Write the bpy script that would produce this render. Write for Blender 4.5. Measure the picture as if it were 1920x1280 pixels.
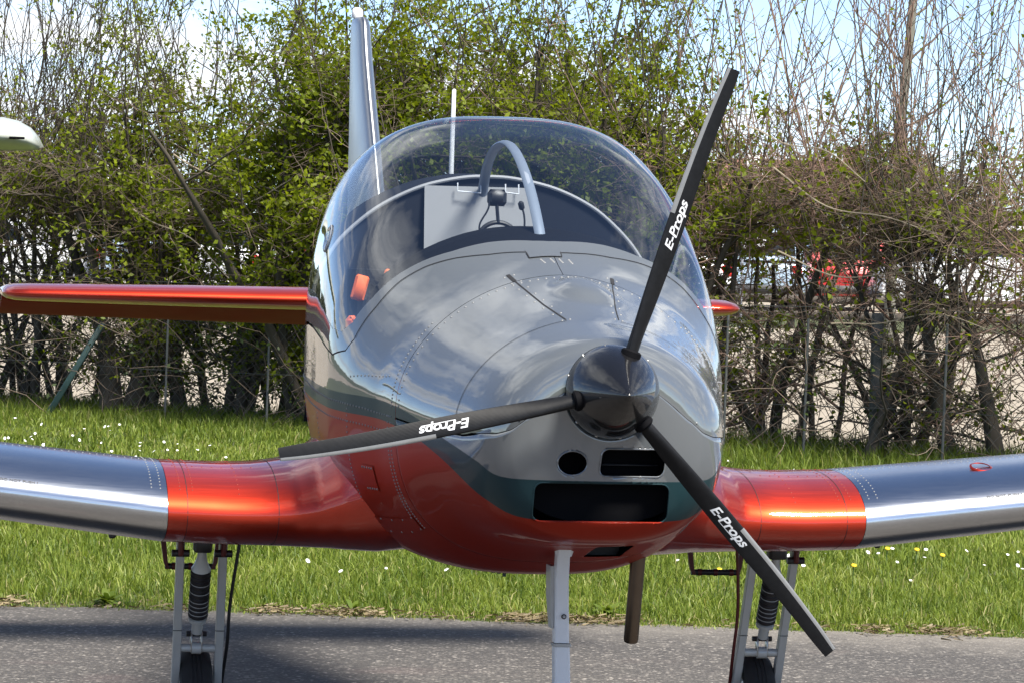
import bpy, bmesh, math, random
import numpy as np
from mathutils import Matrix, Vector
from mathutils.bvhtree import BVHTree

for _o in list(bpy.data.objects):
    bpy.data.objects.remove(_o)
scene = bpy.context.scene
COL = scene.collection
rad = math.radians
PI = math.pi

# ------------------------------------------------------------------ camera
CAM_H = 1.62
F_PX = 7530.0                       # focal length in pixels of a 1920 px wide picture
PITCH = math.atan((640 - 410) / F_PX)
ROLL = rad(1.5)
fw = Vector((0, math.cos(PITCH), -math.sin(PITCH)))
up0 = Vector((0, math.sin(PITCH), math.cos(PITCH)))
r0 = Vector((1, 0, 0))
cr = r0 * math.cos(ROLL) + up0 * math.sin(ROLL)
cu = -r0 * math.sin(ROLL) + up0 * math.cos(ROLL)
cd = bpy.data.cameras.new('camera')
cam = bpy.data.objects.new('camera', cd)
COL.objects.link(cam)
cd.sensor_width = 36.0
cd.lens = F_PX / 1920 * 36.0
cd.clip_start = 0.1
cd.clip_end = 3000
cam.matrix_world = Matrix(((cr.x, cu.x, -fw.x, 0), (cr.y, cu.y, -fw.y, 0), (cr.z, cu.z, -fw.z, CAM_H), (0, 0, 0, 1)))
scene.camera = cam

# ------------------------------------------------------------------ light
SUN_DIR = Vector((0.36, -0.42, 0.83)).normalized()     # towards the sun: high on the right, a little to this side of the wings, veiled by thin cloud
SUN_EL = math.asin(SUN_DIR.z)
SUN_AZ = math.atan2(SUN_DIR.x, SUN_DIR.y)
world = bpy.data.worlds.new('World')
scene.world = world
world.use_nodes = True
nt = world.node_tree
nt.nodes.clear()
N = nt.nodes.new
L = nt.links.new
sky = N('ShaderNodeTexSky')
sky.sky_type = 'NISHITA'
sky.sun_disc = False
sky.sun_elevation = SUN_EL
sky.sun_rotation = SUN_AZ
sky.air_density = 0.5
sky.dust_density = 0.0
sky.ozone_density = 1.5
sky.altitude = 1000
bg = N('ShaderNodeBackground')
bg.inputs['Strength'].default_value = 0.085
L(sky.outputs[0], bg.inputs['Color'])
# broken cumulus on a plane above: direction / (height) -> noise
tc = N('ShaderNodeTexCoord')
sep = N('ShaderNodeSeparateXYZ')
L(tc.outputs['Generated'], sep.inputs[0])
def wmath(op, a, b=None, c=None, clamp=False):
    m = N('ShaderNodeMath'); m.operation = op; m.use_clamp = clamp
    for i, v in enumerate((a, b, c)):
        if v is None: continue
        if isinstance(v, (int, float)): m.inputs[i].default_value = v
        else: L(v, m.inputs[i])
    return m.outputs[0]
zc_ = wmath('ADD', wmath('MAXIMUM', sep.outputs[2], 0.0), 0.16)
cx = wmath('DIVIDE', sep.outputs[0], zc_)
cy = wmath('DIVIDE', sep.outputs[1], zc_)
comb = N('ShaderNodeCombineXYZ')
L(cx, comb.inputs[0]); L(cy, comb.inputs[1])
def wnoise(scale, detail, rough, dist, off):
    mp = N('ShaderNodeMapping'); mp.inputs['Location'].default_value = off
    L(comb.outputs[0], mp.inputs[0])
    n = N('ShaderNodeTexNoise'); n.inputs['Scale'].default_value = scale; n.inputs['Detail'].default_value = detail
    n.inputs['Roughness'].default_value = rough; n.inputs['Distortion'].default_value = dist
    L(mp.outputs[0], n.inputs['Vector'])
    return n.outputs[0]
n1 = wnoise(1.05, 9, 0.58, 0.3, (7.9, 15.3, 0))
cover = wmath('MULTIPLY', wmath('SUBTRACT', n1, 0.495), 7.0, clamp=True)
cover = wmath('MULTIPLY', cover, 0.97)
n2 = wnoise(3.4, 6, 0.6, 0.1, (9.3, 1.2, 0))
shade = wmath('ADD', wmath('MULTIPLY', wmath('SUBTRACT', n2, 0.25), 1.1), 0.50)
cbg = N('ShaderNodeBackground')
ccol = N('ShaderNodeMixRGB'); ccol.blend_type = 'MULTIPLY'; ccol.inputs[0].default_value = 1
ccol.inputs[1].default_value = (0.93, 0.96, 1.0, 1)
L(shade, ccol.inputs[2])
L(ccol.outputs[0], cbg.inputs['Color'])
cbg.inputs['Strength'].default_value = 0.64
mixw = N('ShaderNodeMixShader')
L(cover, mixw.inputs[0]); L(bg.outputs[0], mixw.inputs[1]); L(cbg.outputs[0], mixw.inputs[2])
wout = N('ShaderNodeOutputWorld')
L(mixw.outputs[0], wout.inputs['Surface'])

sd = bpy.data.lights.new('sun', 'SUN')
sd.energy = 4.0
sd.angle = rad(15.0)
sd.color = (1.0, 0.95, 0.87)
sun = bpy.data.objects.new('sun', sd)
COL.objects.link(sun)
sun.rotation_euler = SUN_DIR.to_track_quat('Z', 'Y').to_euler()
sun.location = SUN_DIR * 50

vs = scene.view_settings
vs.view_transform = 'Standard'
vs.look = 'None'
vs.exposure = 1.4
vs.gamma = 1.0
vs.use_curve_mapping = False
scene.render.engine = 'CYCLES'
scene.cycles.max_bounces = 10
scene.cycles.transparent_max_bounces = 24
scene.cycles.glossy_bounces = 6
scene.cycles.caustics_reflective = False
scene.cycles.caustics_refractive = False

# ------------------------------------------------------------------ helpers
def link(o, parent=None):
    COL.objects.link(o)
    if parent is not None: o.parent = parent
    return o
def empty(name, loc=(0, 0, 0), rz=0.0):
    o = bpy.data.objects.new(name, None)
    o.empty_display_size = 0.2
    o.location = loc; o.rotation_euler = (0, 0, rz)
    return link(o)
def tag(o, label=None, cat=None, group=None, kind=None):
    if label: o['label'] = label
    if cat: o['category'] = cat
    if group: o['group'] = group
    if kind: o['kind'] = kind
    return o
class MB:
    """collects shapes of one mesh"""
    def __init__(self): self.v = []; self.f = []; self.n = 0; self.mi = []
    def add(self, v, f, mi=0):
        v = np.asarray(v, float).reshape(-1, 3)
        self.v.append(v); b = self.n
        self.f.extend([tuple(int(i) + b for i in q) for q in f]); self.mi.extend([mi] * len(f))
        self.n += len(v)
        return self
    def grid(self, P, closed_u=False, closed_v=False, mi=0, flip=False):
        P = np.asarray(P, float); nu, nv = P.shape[:2]
        idx = np.arange(nu * nv).reshape(nu, nv)
        fs = []
        for i in range(nu if closed_u else nu - 1):
            i2 = (i + 1) % nu
            for j in range(nv if closed_v else nv - 1):
                j2 = (j + 1) % nv
                q = (idx[i, j], idx[i, j2], idx[i2, j2], idx[i2, j])
                fs.append(q[::-1] if flip else q)
        return self.add(P.reshape(-1, 3), fs, mi)
    def cap(self, loop, flip=False, mi=0):
        loop = np.asarray(loop, float); n = len(loop)
        v = np.vstack([loop, loop.mean(0)])
        fs = [((i + 1) % n, i, n) if flip else (i, (i + 1) % n, n) for i in range(n)]
        return self.add(v, fs, mi)
    def loft(self, secs, caps=True, mi=0):
        secs = [np.asarray(s, float) for s in secs]
        self.grid(np.stack(secs), closed_v=True, mi=mi)
        if caps: self.cap(secs[0], mi=mi); self.cap(secs[-1], flip=True, mi=mi)
        return self
    def tube(self, path, r, n=8, caps=True, mi=0, squash=(1, 1)):
        path = np.asarray(path, float); k = len(path)
        r = np.full(k, r, float) if np.isscalar(r) else np.asarray(r, float)
        t = np.gradient(path, axis=0); t /= np.linalg.norm(t, axis=1)[:, None] + 1e-12
        ref = np.array([0, 0, 1.0]) if abs(t[0][2]) < 0.9 else np.array([1.0, 0, 0])
        u = np.cross(ref, t[0]); u /= np.linalg.norm(u)
        secs = []
        for i in range(k):
            u = u - t[i] * (u @ t[i]); u /= np.linalg.norm(u) + 1e-12
            w = np.cross(t[i], u)
            an = np.arange(n) * 2 * PI / n
            secs.append(path[i] + r[i] * (np.cos(an)[:, None] * u * squash[0] + np.sin(an)[:, None] * w * squash[1]))
        return self.loft(secs, caps, mi)
    def box(self, c, size, rot=None, mi=0, bev=0.0):
        sx, sy, sz = (np.asarray(size, float) / 2)
        b = min(bev, sx * .9, sy * .9, sz * .9)
        c = np.asarray(c, float)
        if b <= 0:
            v = np.array([(x, y, z) for x in (-sx, sx) for y in (-sy, sy) for z in (-sz, sz)])
            f = [(0, 1, 3, 2), (4, 6, 7, 5), (0, 4, 5, 1), (2, 3, 7, 6), (0, 2, 6, 4), (1, 5, 7, 3)]
            if rot is not None: v = v @ np.asarray(rot).T
            return self.add(v + c, f, mi)
        def ring(z, ins):
            X, Y = sx - ins, sy - ins
            return np.array([(X, -Y + b, z), (X, Y - b, z), (X - b, Y, z), (-X + b, Y, z), (-X, Y - b, z), (-X, -Y + b, z), (-X + b, -Y, z), (X - b, -Y, z)])
        secs = [ring(-sz, b * .7), ring(-sz + b, 0), ring(sz - b, 0), ring(sz, b * .7)]
        if rot is not None: secs = [s @ np.asarray(rot).T for s in secs]
        return self.loft([s + c for s in secs], True, mi)
    def lathe(self, prof, origin, axis, n=32, mi=0, caps=False):
        """prof: (distance along the axis, radius)"""
        axis = np.asarray(axis, float); axis /= np.linalg.norm(axis)
        ref = np.array([0, 0, 1.0]) if abs(axis[2]) < .9 else np.array([1.0, 0, 0])
        u = np.cross(ref, axis); u /= np.linalg.norm(u); w = np.cross(axis, u)
        an = np.arange(n) * 2 * PI / n
        secs = [np.asarray(origin) + axis * d + r * (np.cos(an)[:, None] * u + np.sin(an)[:, None] * w) for d, r in prof]
        return self.loft(secs, caps, mi)
    def build(self, name, mats, parent=None, smooth=True, sharp=40):
        me = bpy.data.meshes.new(name)
        me.from_pydata(np.vstack(self.v).tolist(), [], self.f)
        mats = mats if isinstance(mats, (list, tuple)) else [mats]
        for m in mats: me.materials.append(m)
        if len(mats) > 1: me.polygons.foreach_set('material_index', np.array(self.mi, np.int32))
        bm = bmesh.new(); bm.from_mesh(me)
        bmesh.ops.remove_doubles(bm, verts=bm.verts, dist=1e-6)
        bmesh.ops.recalc_face_normals(bm, faces=bm.faces)
        bm.to_mesh(me); bm.free()
        if smooth:
            me.polygons.foreach_set('use_smooth', np.ones(len(me.polygons), bool))
            if sharp: me.set_sharp_from_angle(angle=rad(sharp))
        me.update()
        return link(bpy.data.objects.new(name, me), parent)
def raw_mesh(name, V, F, mats, parent=None, smooth=False, attr=None, nv=None):
    """fast mesh from arrays; F: list of int arrays (n,3) or (n,4); attr: dict of per-vertex floats"""
    me = bpy.data.meshes.new(name)
    V = np.asarray(V, np.float32)
    me.vertices.add(len(V)); me.vertices.foreach_set('co', V.ravel())
    loops = np.concatenate([f.ravel() for f in F]).astype(np.int32)
    starts = []; tot = []; p = 0
    for f in F:
        k = f.shape[1]; starts.append(p + np.arange(len(f)) * k); tot.append(np.full(len(f), k)); p += f.size
    starts = np.concatenate(starts).astype(np.int32)
    me.loops.add(len(loops)); me.loops.foreach_set('vertex_index', loops)
    me.polygons.add(len(starts)); me.polygons.foreach_set('loop_start', starts)
    if smooth: me.polygons.foreach_set('use_smooth', np.ones(len(starts), bool))
    for m in (mats if isinstance(mats, (list, tuple)) else [mats]): me.materials.append(m)
    me.update(calc_edges=True)
    if attr:
        for k, a in attr.items():
            at = me.attributes.new(k, 'FLOAT', 'POINT'); at.data.foreach_set('value', np.asarray(a, np.float32))
    return link(bpy.data.objects.new(name, me), parent)

# ------------------------------------------------------------------ materials
class Mat:
    def __init__(self, name):
        self.m = bpy.data.materials.new(name); self.m.use_nodes = True
        self.t = self.m.node_tree; self.b = self.t.nodes['Principled BSDF']
        self.out = self.t.nodes['Material Output']
    def n(self, kind, **kw):
        x = self.t.nodes.new(kind)
        for k, v in kw.items():
            if k in x.inputs: x.inputs[k].default_value = v
            else: setattr(x, k, v)
        return x
    def l(self, a, b): self.t.links.new(a, b)
    def set(self, **kw):
        for k, v in kw.items():
            k = k.replace('_', ' ')
            self.b.inputs[k].default_value = (*v, 1) if isinstance(v, tuple) and len(v) == 3 else v
        return self
    def coord(self, kind='Object', scale=None):
        tc = self.n('ShaderNodeTexCoord')
        if scale is None: return tc.outputs[kind]
        mp = self.n('ShaderNodeMapping'); mp.inputs['Scale'].default_value = scale
        self.l(tc.outputs[kind], mp.inputs[0]); return mp.outputs[0]
    def noise(self, scale, detail=4, rough=.5, vec=None, dist=0.0):
        x = self.n('ShaderNodeTexNoise', Scale=scale, Detail=detail, Roughness=rough, Distortion=dist)
        if vec is not None: self.l(vec, x.inputs['Vector'])
        return x.outputs[0]
    def ramp(self, fac, stops):
        r = self.n('ShaderNodeValToRGB'); e = r.color_ramp.elements
        while len(e) < len(stops): e.new(0.5)
        for el, (p, c) in zip(e, stops):
            el.position = p; el.color = (*c, 1) if len(c) == 3 else c
        self.l(fac, r.inputs[0]); return r.outputs[0]
    def mix(self, fac, a, b, mode='MIX'):
        x = self.n('ShaderNodeMixRGB', blend_type=mode)
        for i, v in enumerate((fac, a, b)):
            if isinstance(v, (int, float)): x.inputs[i].default_value = v
            elif isinstance(v, tuple): x.inputs[i].default_value = (*v, 1) if len(v) == 3 else v
            else: self.l(v, x.inputs[i])
        return x.outputs[0]
    def math(self, op, a, b=None, clamp=False):
        m = self.n('ShaderNodeMath', operation=op, use_clamp=clamp)
        for i, v in enumerate((a, b)):
            if v is None: continue
            if isinstance(v, (int, float)): m.inputs[i].default_value = v
            else: self.l(v, m.inputs[i])
        return m.outputs[0]
    def bump(self, h, strength=.3, dist=.01, target=None):
        x = self.n('ShaderNodeBump', Strength=strength, Distance=dist)
        self.l(h, x.inputs['Height']); self.l(x.outputs[0], (target or self.b).inputs['Normal'])
        return x.outputs[0]
def plain(name, col, rough=.5, metal=0.0, var=.12, scale=30, coat=0.0, bump=0.0):
    """a painted or bare surface with slight mottling and wear"""
    M = Mat(name); M.set(Roughness=rough, Metallic=metal, Coat_Weight=coat)
    c = M.coord()
    n = M.noise(scale, 5, .6, c)
    M.l(M.mix(n, tuple(x * (1 - var) for x in col), tuple(min(1, x * (1 + var)) for x in col)), M.b.inputs['Base Color'])
    n2 = M.noise(scale * .35, 4, .6, c)
    M.l(M.math('ADD', M.math('MULTIPLY', n2, rough * .4), rough * .8), M.b.inputs['Roughness'])
    if bump: M.bump(n, bump, .002)
    return M.m

GREY = (.104, .114, .121); RED = (.30, .018, .005); TEAL = (.012, .036, .042)
def airframe_paint():
    """grey above, dark teal stripe, candy red below: stripe edges are curves along the fuselage"""
    M = Mat('airframe_paint')
    sp = M.n('ShaderNodeSeparateXYZ'); M.l(M.coord(), sp.inputs[0])
    sx = M.math('DIVIDE', sp.outputs[1], 5.0, True)
    def curve(pts):
        fc = M.n('ShaderNodeFloatCurve'); c = fc.mapping.curves[0]
        pts = [(s / 5.0, z - .5) for s, z in pts]
        while len(c.points) < len(pts): c.points.new(.5, .5)
        for p, (x, y) in zip(c.points, pts): p.location = (x, y); p.handle_type = 'AUTO_CLAMPED'
        fc.mapping.update(); M.l(sx, fc.inputs['Value'])
        return M.math('ADD', fc.outputs[0], .5)
    top = curve([(0, .965), (.12, .969), (.22, 1.005), (.4, 1.043), (.8, 1.112), (1.3, 1.128), (2, 1.138), (3, 1.17), (5, 1.2)])
    bot = curve([(0, .862), (.12, .864), (.22, .905), (.5, 1.008), (.8, 1.060), (1.3, 1.076), (2, 1.089), (3, 1.13), (5, 1.17)])
    z = sp.outputs[2]
    a = M.math('MULTIPLY', M.math('SUBTRACT', z, top), 900.0, True)
    b = M.math('MULTIPLY', M.math('SUBTRACT', z, bot), 900.0, True)
    fl = M.noise(900, 2, .5, M.coord())
    col = M.mix(b, RED, TEAL); col = M.mix(a, col, GREY)
    col = M.mix(.12, col, M.mix(fl, (.6, .6, .6), (1, 1, 1)), 'MULTIPLY')
    M.l(col, M.b.inputs['Base Color'])
    M.l(M.math('ADD', 1.34, M.math('MULTIPLY', a, .88)), M.b.inputs['Coat IOR'])
    met = M.math('SUBTRACT', .40, M.math('MULTIPLY', b, .34))
    M.l(met, M.b.inputs['Metallic'])
    M.set(Roughness=.5, Coat_Roughness=.010)
    M.l(M.math('ADD', .27, M.math('MULTIPLY', a, .65)), M.b.inputs['Coat Weight'])
    M.b.inputs['Specular IOR Level'].default_value = .2
    # sheet-metal ripple and orange peel
    h = M.noise(4.2, 2, .45, M.coord()); h2 = M.noise(14, 2, .5, M.coord())
    hh = M.math('ADD', h, M.math('MULTIPLY', h2, .12))
    bp = M.n('ShaderNodeBump', Strength=.09, Distance=.02); M.l(hh, bp.inputs['Height'])
    M.l(bp.outputs[0], M.b.inputs['Coat Normal']); M.l(bp.outputs[0], M.b.inputs['Normal'])
    return M.m
def metal_skin(name, col, rough, coat=0.0, aniso=.6, axis=(1, 0, 0), coat_ior=1.5):
    M = Mat(name)
    c = M.coord()
    st = M.noise(1.0, 4, .6, M.coord('Object', (3, 160, 160) if name != 'brushed_fin_metal' else (160, 160, 3)))
    d = M.noise(6, 5, .6, c)
    M.l(M.mix(M.math('ADD', M.math('MULTIPLY', st, .5), M.math('MULTIPLY', d, .5)), tuple(x * .88 for x in col), tuple(min(1, x * 1.08) for x in col)), M.b.inputs['Base Color'])
    M.set(Metallic=1.0 if coat == 0 else .85, Coat_Weight=coat, Coat_Roughness=.02, Coat_IOR=coat_ior)
    M.l(M.math('ADD', M.math('MULTIPLY', st, rough * .5), rough * .75), M.b.inputs['Roughness'])
    M.b.inputs['Anisotropic'].default_value = aniso
    cr_ = M.n('ShaderNodeCombineXYZ'); 
    for i in range(3): cr_.inputs[i].default_value = axis[i]
    M.l(cr_.outputs[0], M.b.inputs['Tangent'])
    h = M.noise(3.0, 2, .4, c); M.bump(M.math('ADD', h, M.math('MULTIPLY', st, .04)), .12, .02)
    return M.m
def glass_mat(name, tint=(.90, .935, .965), rough=0.0, ior=1.72, scuff=.02):
    """thin clear acrylic: what lies behind shows through, the sky mirrors in it by Fresnel"""
    M = Mat(name); t = M.t; t.nodes.remove(M.b)
    tr = M.n('ShaderNodeBsdfTransparent'); tr.inputs[0].default_value = (*tint, 1)
    gl = M.n('ShaderNodeBsdfGlossy'); gl.inputs['Roughness'].default_value = rough; gl.inputs[0].default_value = (1, 1, 1, 1)
    bp = M.n('ShaderNodeBump', Strength=.08, Distance=.01); M.l(M.noise(3.0, 2, .5, M.coord()), bp.inputs['Height'])
    M.l(bp.outputs[0], gl.inputs['Normal'])
    lw = M.n('ShaderNodeLayerWeight'); lw.inputs[0].default_value = .5      # Schlick: the same from inside and outside
    f0 = ((ior - 1) / (ior + 1)) ** 2 * 1.9
    fac = M.math('ADD', M.math('MULTIPLY', M.math('POWER', lw.outputs['Facing'], 4.6), 1 - f0), f0 + scuff, True)
    mx = M.n('ShaderNodeMixShader'); M.l(fac, mx.inputs[0]); M.l(tr.outputs[0], mx.inputs[1]); M.l(gl.outputs[0], mx.inputs[2])
    M.l(mx.outputs[0], M.out.inputs['Surface'])
    return M.m
def leaf_mat(name, dark, light, trans=.55, mixc=None):
    M = Mat(name); t = M.t
    at = M.n('ShaderNodeAttribute', attribute_name='tint')
    stops = [(0.0, dark), (1.0, light)] if mixc is None else [(0.0, dark), (.75, light), (1.0, mixc)]
    col = M.ramp(at.outputs['Fac'], stops)
    M.l(col, M.b.inputs['Base Color']); M.set(Roughness=.5)
    M.b.inputs['Specular IOR Level'].default_value = .35
    tl = M.n('ShaderNodeBsdfTranslucent')
    M.l(M.mix(1.0, col, (1.0, .98, .55), 'MULTIPLY'), tl.inputs[0])
    mx = M.n('ShaderNodeMixShader'); mx.inputs[0].default_value = trans
    M.l(M.b.outputs[0], mx.inputs[1]); M.l(tl.outputs[0], mx.inputs[2]); M.l(mx.outputs[0], M.out.inputs['Surface'])
    return M.m
def carbon_mat(name):
    M = Mat(name); c = M.coord()
    at = M.n('ShaderNodeAttribute', attribute_name='chord')
    w = M.n('ShaderNodeMath', operation='SINE'); M.l(M.math('MULTIPLY', at.outputs['Fac'], 92.0), w.inputs[0])
    n = M.noise(60, 4, .6, c)
    s = M.math('ADD', M.math('MULTIPLY', w.outputs[0], .25), M.math('MULTIPLY', n, .8))
    M.l(M.ramp(s, [(0.1, (.004, .004, .0045)), (.9, (.015, .0155, .017))]), M.b.inputs['Base Color'])
    M.set(Roughness=.42, Coat_Weight=0.0); M.b.inputs['Specular IOR Level'].default_value = .22
    M.bump(w.outputs[0], .10, .001)
    return M.m

m_paint = airframe_paint()
m_silver = metal_skin('polished_aluminium', (.66, .68, .71), .20, aniso=.45, axis=(0, 0, 1))
m_redmetal = metal_skin('candy_red_metal', (.54, .032, .006), .38, coat=.8, aniso=.5, coat_ior=1.6, axis=(0, 0, 1))
m_redpaint = plain('deep_red_paint', (.20, .014, .005), .55, 0, .1, 12); m_redpaint.node_tree.nodes['Principled BSDF'].inputs['Specular IOR Level'].default_value = .08
m_fin = metal_skin('brushed_fin_metal', (.46, .47, .48), .38, aniso=.6, axis=(0, 0, 1))
m_glass = glass_mat('canopy_acrylic')
m_carbon = carbon_mat('carbon_fibre')
m_strip = plain('worn_metal_strip', (.24, .24, .235), .38, .35, .15, 60)
m_black = plain('flat_black', (.006, .006, .007), .7)
m_blacksat = plain('satin_black', (.014, .014, .016), .45)
m_rubber = plain('rubber', (.018, .018, .019), .75, 0, .25, 40, bump=.2)
m_white = plain('white_gear_paint', (.86, .87, .88), .35, 0, .06, 18, coat=.3)
m_geargrey = plain('gear_grey_with_shade', (.50, .50, .48), .38, .1, .1, 25, coat=.2)  # main legs are white: wing shade is put into this grey, fittings share it
m_steel = plain('bare_steel', (.45, .44, .42), .32, 1.0, .15, 40)
m_exh = plain('heat_stained_steel', (.155, .122, .095), .36, 1.0, .35, 9)
m_rivet = plain('rivet_metal', (.20, .20, .20), .5, .2, .1, 100)
m_redrivet = plain('red_rivet', (.20, .018, .008), .5, .2, .2, 100)
m_seam = plain('seam_shadow_gap', (.012, .012, .013), .7)
m_whitetxt = plain('white_lettering', (.66, .67, .68), .45, 0, .04)
m_blacktxt = plain('black_lettering', (.02, .02, .025), .5)
m_panel = plain('grey_trim_panel', (.33, .33, .33), .55, 0, .05, 12)
m_liner = plain('cockpit_lining', (.018, .020, .026), .85)
m_orange = plain('orange_webbing', (.85, .15, .03), .7, 0, .15, 60)
m_hose = plain('dark_green_hose', (.008, .045, .035), .4)
m_redstrap = plain('dark_red_hose', (.10, .012, .010), .5)
m_whiterod = plain('white_fibreglass', (.85, .85, .83), .4, 0, .03)
for _m, _s in ((m_liner, .08), (m_black, .05)): _m.node_tree.nodes['Principled BSDF'].inputs['Specular IOR Level'].default_value = _s
m_dash = plain('matt_dash_cover', (.008, .008, .009), .9); m_dash.node_tree.nodes['Principled BSDF'].inputs['Specular IOR Level'].default_value = .05
m_bowgrey = plain('blue_grey_bow', (.24, .28, .34), .35, .2, .06)
# stations of the fuselage: s, half width, top z, bottom z, z of greatest width, exponent above, exponent below
ST=np.array([
(.074,.118,1.312,1.076,1.194,2.0,2.0),
(.080,.150,1.314,1.010,1.170,2.0,2.1),
(.092,.205,1.318,.910,1.120,2.0,2.3),
(.112,.250,1.324,.850,1.085,2.0,2.5),
(.150,.286,1.331,.812,1.075,2.0,2.6),
(.22,.318,1.343,.797,1.075,1.95,2.7),
(.35,.352,1.366,.784,1.08,1.9,2.7),
(.55,.396,1.409,.764,1.09,1.85,2.7),
(.80,.446,1.472,.700,1.11,1.85,2.7),
(.95,.470,1.520,.660,1.12,1.88,2.7),
(1.05,.495,1.562,.645,1.13,1.95,2.7),
(1.20,.533,1.650,.635,1.14,2.12,2.7),
(1.40,.560,1.772,.632,1.15,2.5,2.7),
(1.60,.561,1.862,.630,1.16,2.82,2.7),
(1.85,.553,1.918,.632,1.17,2.95,2.7),
(2.05,.546,1.902,.640,1.18,3.0,2.6),
(2.30,.522,1.835,.665,1.18,2.7,2.5),
(2.60,.475,1.745,.715,1.19,2.3,2.4),
(3.00,.410,1.650,.800,1.20,2.1,2.3),
(3.60,.290,1.540,.930,1.22,2.0,2.2),
(4.30,.180,1.440,1.07,1.25,2.0,2.0),
(5.00,.095,1.380,1.17,1.27,2.0,2.0),
(5.25,.050,1.350,1.21,1.28,2.0,2.0)])
_s=ST[:,0]
def _hermite(y):
    d=np.diff(y)/np.diff(_s); h=np.diff(_s); m=np.zeros_like(y)
    m[0]=d[0];m[-1]=d[-1]
    for i in range(1,len(y)-1):
        if d[i-1]*d[i]>0:
            w1=2*h[i]+h[i-1];w2=h[i]+2*h[i-1]
            m[i]=(w1+w2)/(w1/d[i-1]+w2/d[i])
    return m
_M=[_hermite(ST[:,k]) for k in range(7)]
def par(s):
    s=np.clip(np.asarray(s,float),_s[0],_s[-1])
    i=np.clip(np.searchsorted(_s,s,side='right')-1,0,len(_s)-2)
    h=_s[i+1]-_s[i];t=(s-_s[i])/h
    h00=2*t**3-3*t**2+1;h10=t**3-2*t**2+t;h01=-2*t**3+3*t**2;h11=t**3-t**2
    return [h00*ST[i,k]+h10*h*_M[k][i]+h01*ST[i+1,k]+h11*h*_M[k][i+1] for k in range(1,7)]
def bulge(x,s):
    u=(x-.035)/.075;v=(s-.66)/.10
    return .020*np.exp(-(u*u+v*v)**2)
def oml(s,a,off=0.):
    """point of the skin at station s, angle a from the top (positive to +x)"""
    s,a=np.broadcast_arrays(np.asarray(s,float),np.asarray(a,float))
    w,zt,zb,zc,nt,nb=par(s)
    ca=np.cos(a);sa=np.sin(a);n=np.where(ca>=0,nt,nb)
    hgt=np.where(ca>=0,zt-zc,zc-zb)-off
    x=(w-off)*np.sign(sa)*np.abs(sa)**(2/n)
    z=zc+hgt*np.sign(ca)*np.abs(ca)**(2/n)
    z=z+np.where(ca>0,bulge(x,s),0)
    return np.stack([x,s*np.ones_like(x),z],-1)
# ================================================================== GROUND
rng = np.random.default_rng(11)
def fence_y(x): return 28.4 - .70 * x                 # foot of the hedge and its wire fence
def edge_y(x): return 16.12 - .06 * x                 # where the tarmac stops
def sheet(name, P, mat, z=0.0):
    P = np.asarray(P, float); nu, nv = P.shape[:2]
    idx = np.arange(nu * nv).reshape(nu, nv)
    Q = np.stack([idx[:-1, :-1], idx[1:, :-1], idx[1:, 1:], idx[:-1, 1:]], -1).reshape(-1, 4)
    V = np.concatenate([P, np.full(P.shape[:2] + (1,), z)], -1).reshape(-1, 3)
    o = raw_mesh(name, V, [Q], mat)
    if o.data.polygons[0].normal.z < 0: o.data.flip_normals()
    return tag(o, kind='structure')
# soil and turf below the blades
M_ = Mat('turf_soil'); c_ = M_.coord()
a_ = M_.noise(.6, 5, .6, c_); b_ = M_.noise(22, 4, .65, c_)
M_.l(M_.mix(a_, M_.ramp(b_, [(.3, (.030, .040, .012)), (.7, (.065, .085, .022))]), M_.ramp(b_, [(.3, (.050, .050, .020)), (.7, (.085, .10, .030))])), M_.b.inputs['Base Color'])
M_.set(Roughness=.95); M_.bump(b_, .8, .03)
g = np.stack(np.meshgrid(np.linspace(-700, 700, 29), np.linspace(-300, 1500, 37), indexing='ij'), -1)
sheet('ground', g, M_.m, 0.0)
# tarmac with pale chippings
M_ = Mat('tarmac'); c_ = M_.coord()
vo = M_.n('ShaderNodeTexVoronoi', Scale=62.0, Randomness=1.0)
wob = M_.n('ShaderNodeTexNoise', Scale=38.0, Detail=3.0); M_.l(c_, wob.inputs['Vector'])
wv_ = M_.n('ShaderNodeVectorMath', operation='MULTIPLY_ADD'); M_.l(wob.outputs['Color'], wv_.inputs[0]); wv_.inputs[1].default_value = (.035, .035, .035); M_.l(c_, wv_.inputs[2])
M_.l(wv_.outputs[0], vo.inputs['Vector'])
chip = M_.math('SUBTRACT', 1.0, M_.math('MULTIPLY', vo.outputs['Distance'], 1.5), True)
sepc = M_.n('ShaderNodeSeparateColor'); M_.l(vo.outputs['Color'], sepc.inputs[0])
tone = M_.ramp(sepc.outputs[0], [(0.0, (.030, .029, .028)), (.45, (.080, .076, .072)), (.72, (.17, .162, .152)), (.86, (.38, .365, .34)), (1.0, (.68, .65, .61))])
gr1 = M_.noise(55, 6, .75, c_); gr2 = M_.noise(210, 3, .6, c_)
chipc = M_.mix(M_.math('MULTIPLY', chip, 1.1, True), (.030, .029, .029), tone)
chipc = M_.mix(.22, chipc, M_.ramp(gr1, [(.36, (.020, .019, .019)), (.50, (.085, .080, .076)), (.64, (.38, .36, .335))]))
chipc = M_.mix(.12, chipc, M_.ramp(gr2, [(.40, (.01, .01, .01)), (.62, (.34, .325, .305))]))
big = M_.noise(.55, 5, .6, c_); mid = M_.noise(5.0, 4, .6, c_)
chipc = M_.mix(1.0, chipc, M_.ramp(big, [(.25, (.62, .59, .565)), (.75, (1.02, .97, .91))]), 'MULTIPLY')
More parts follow.
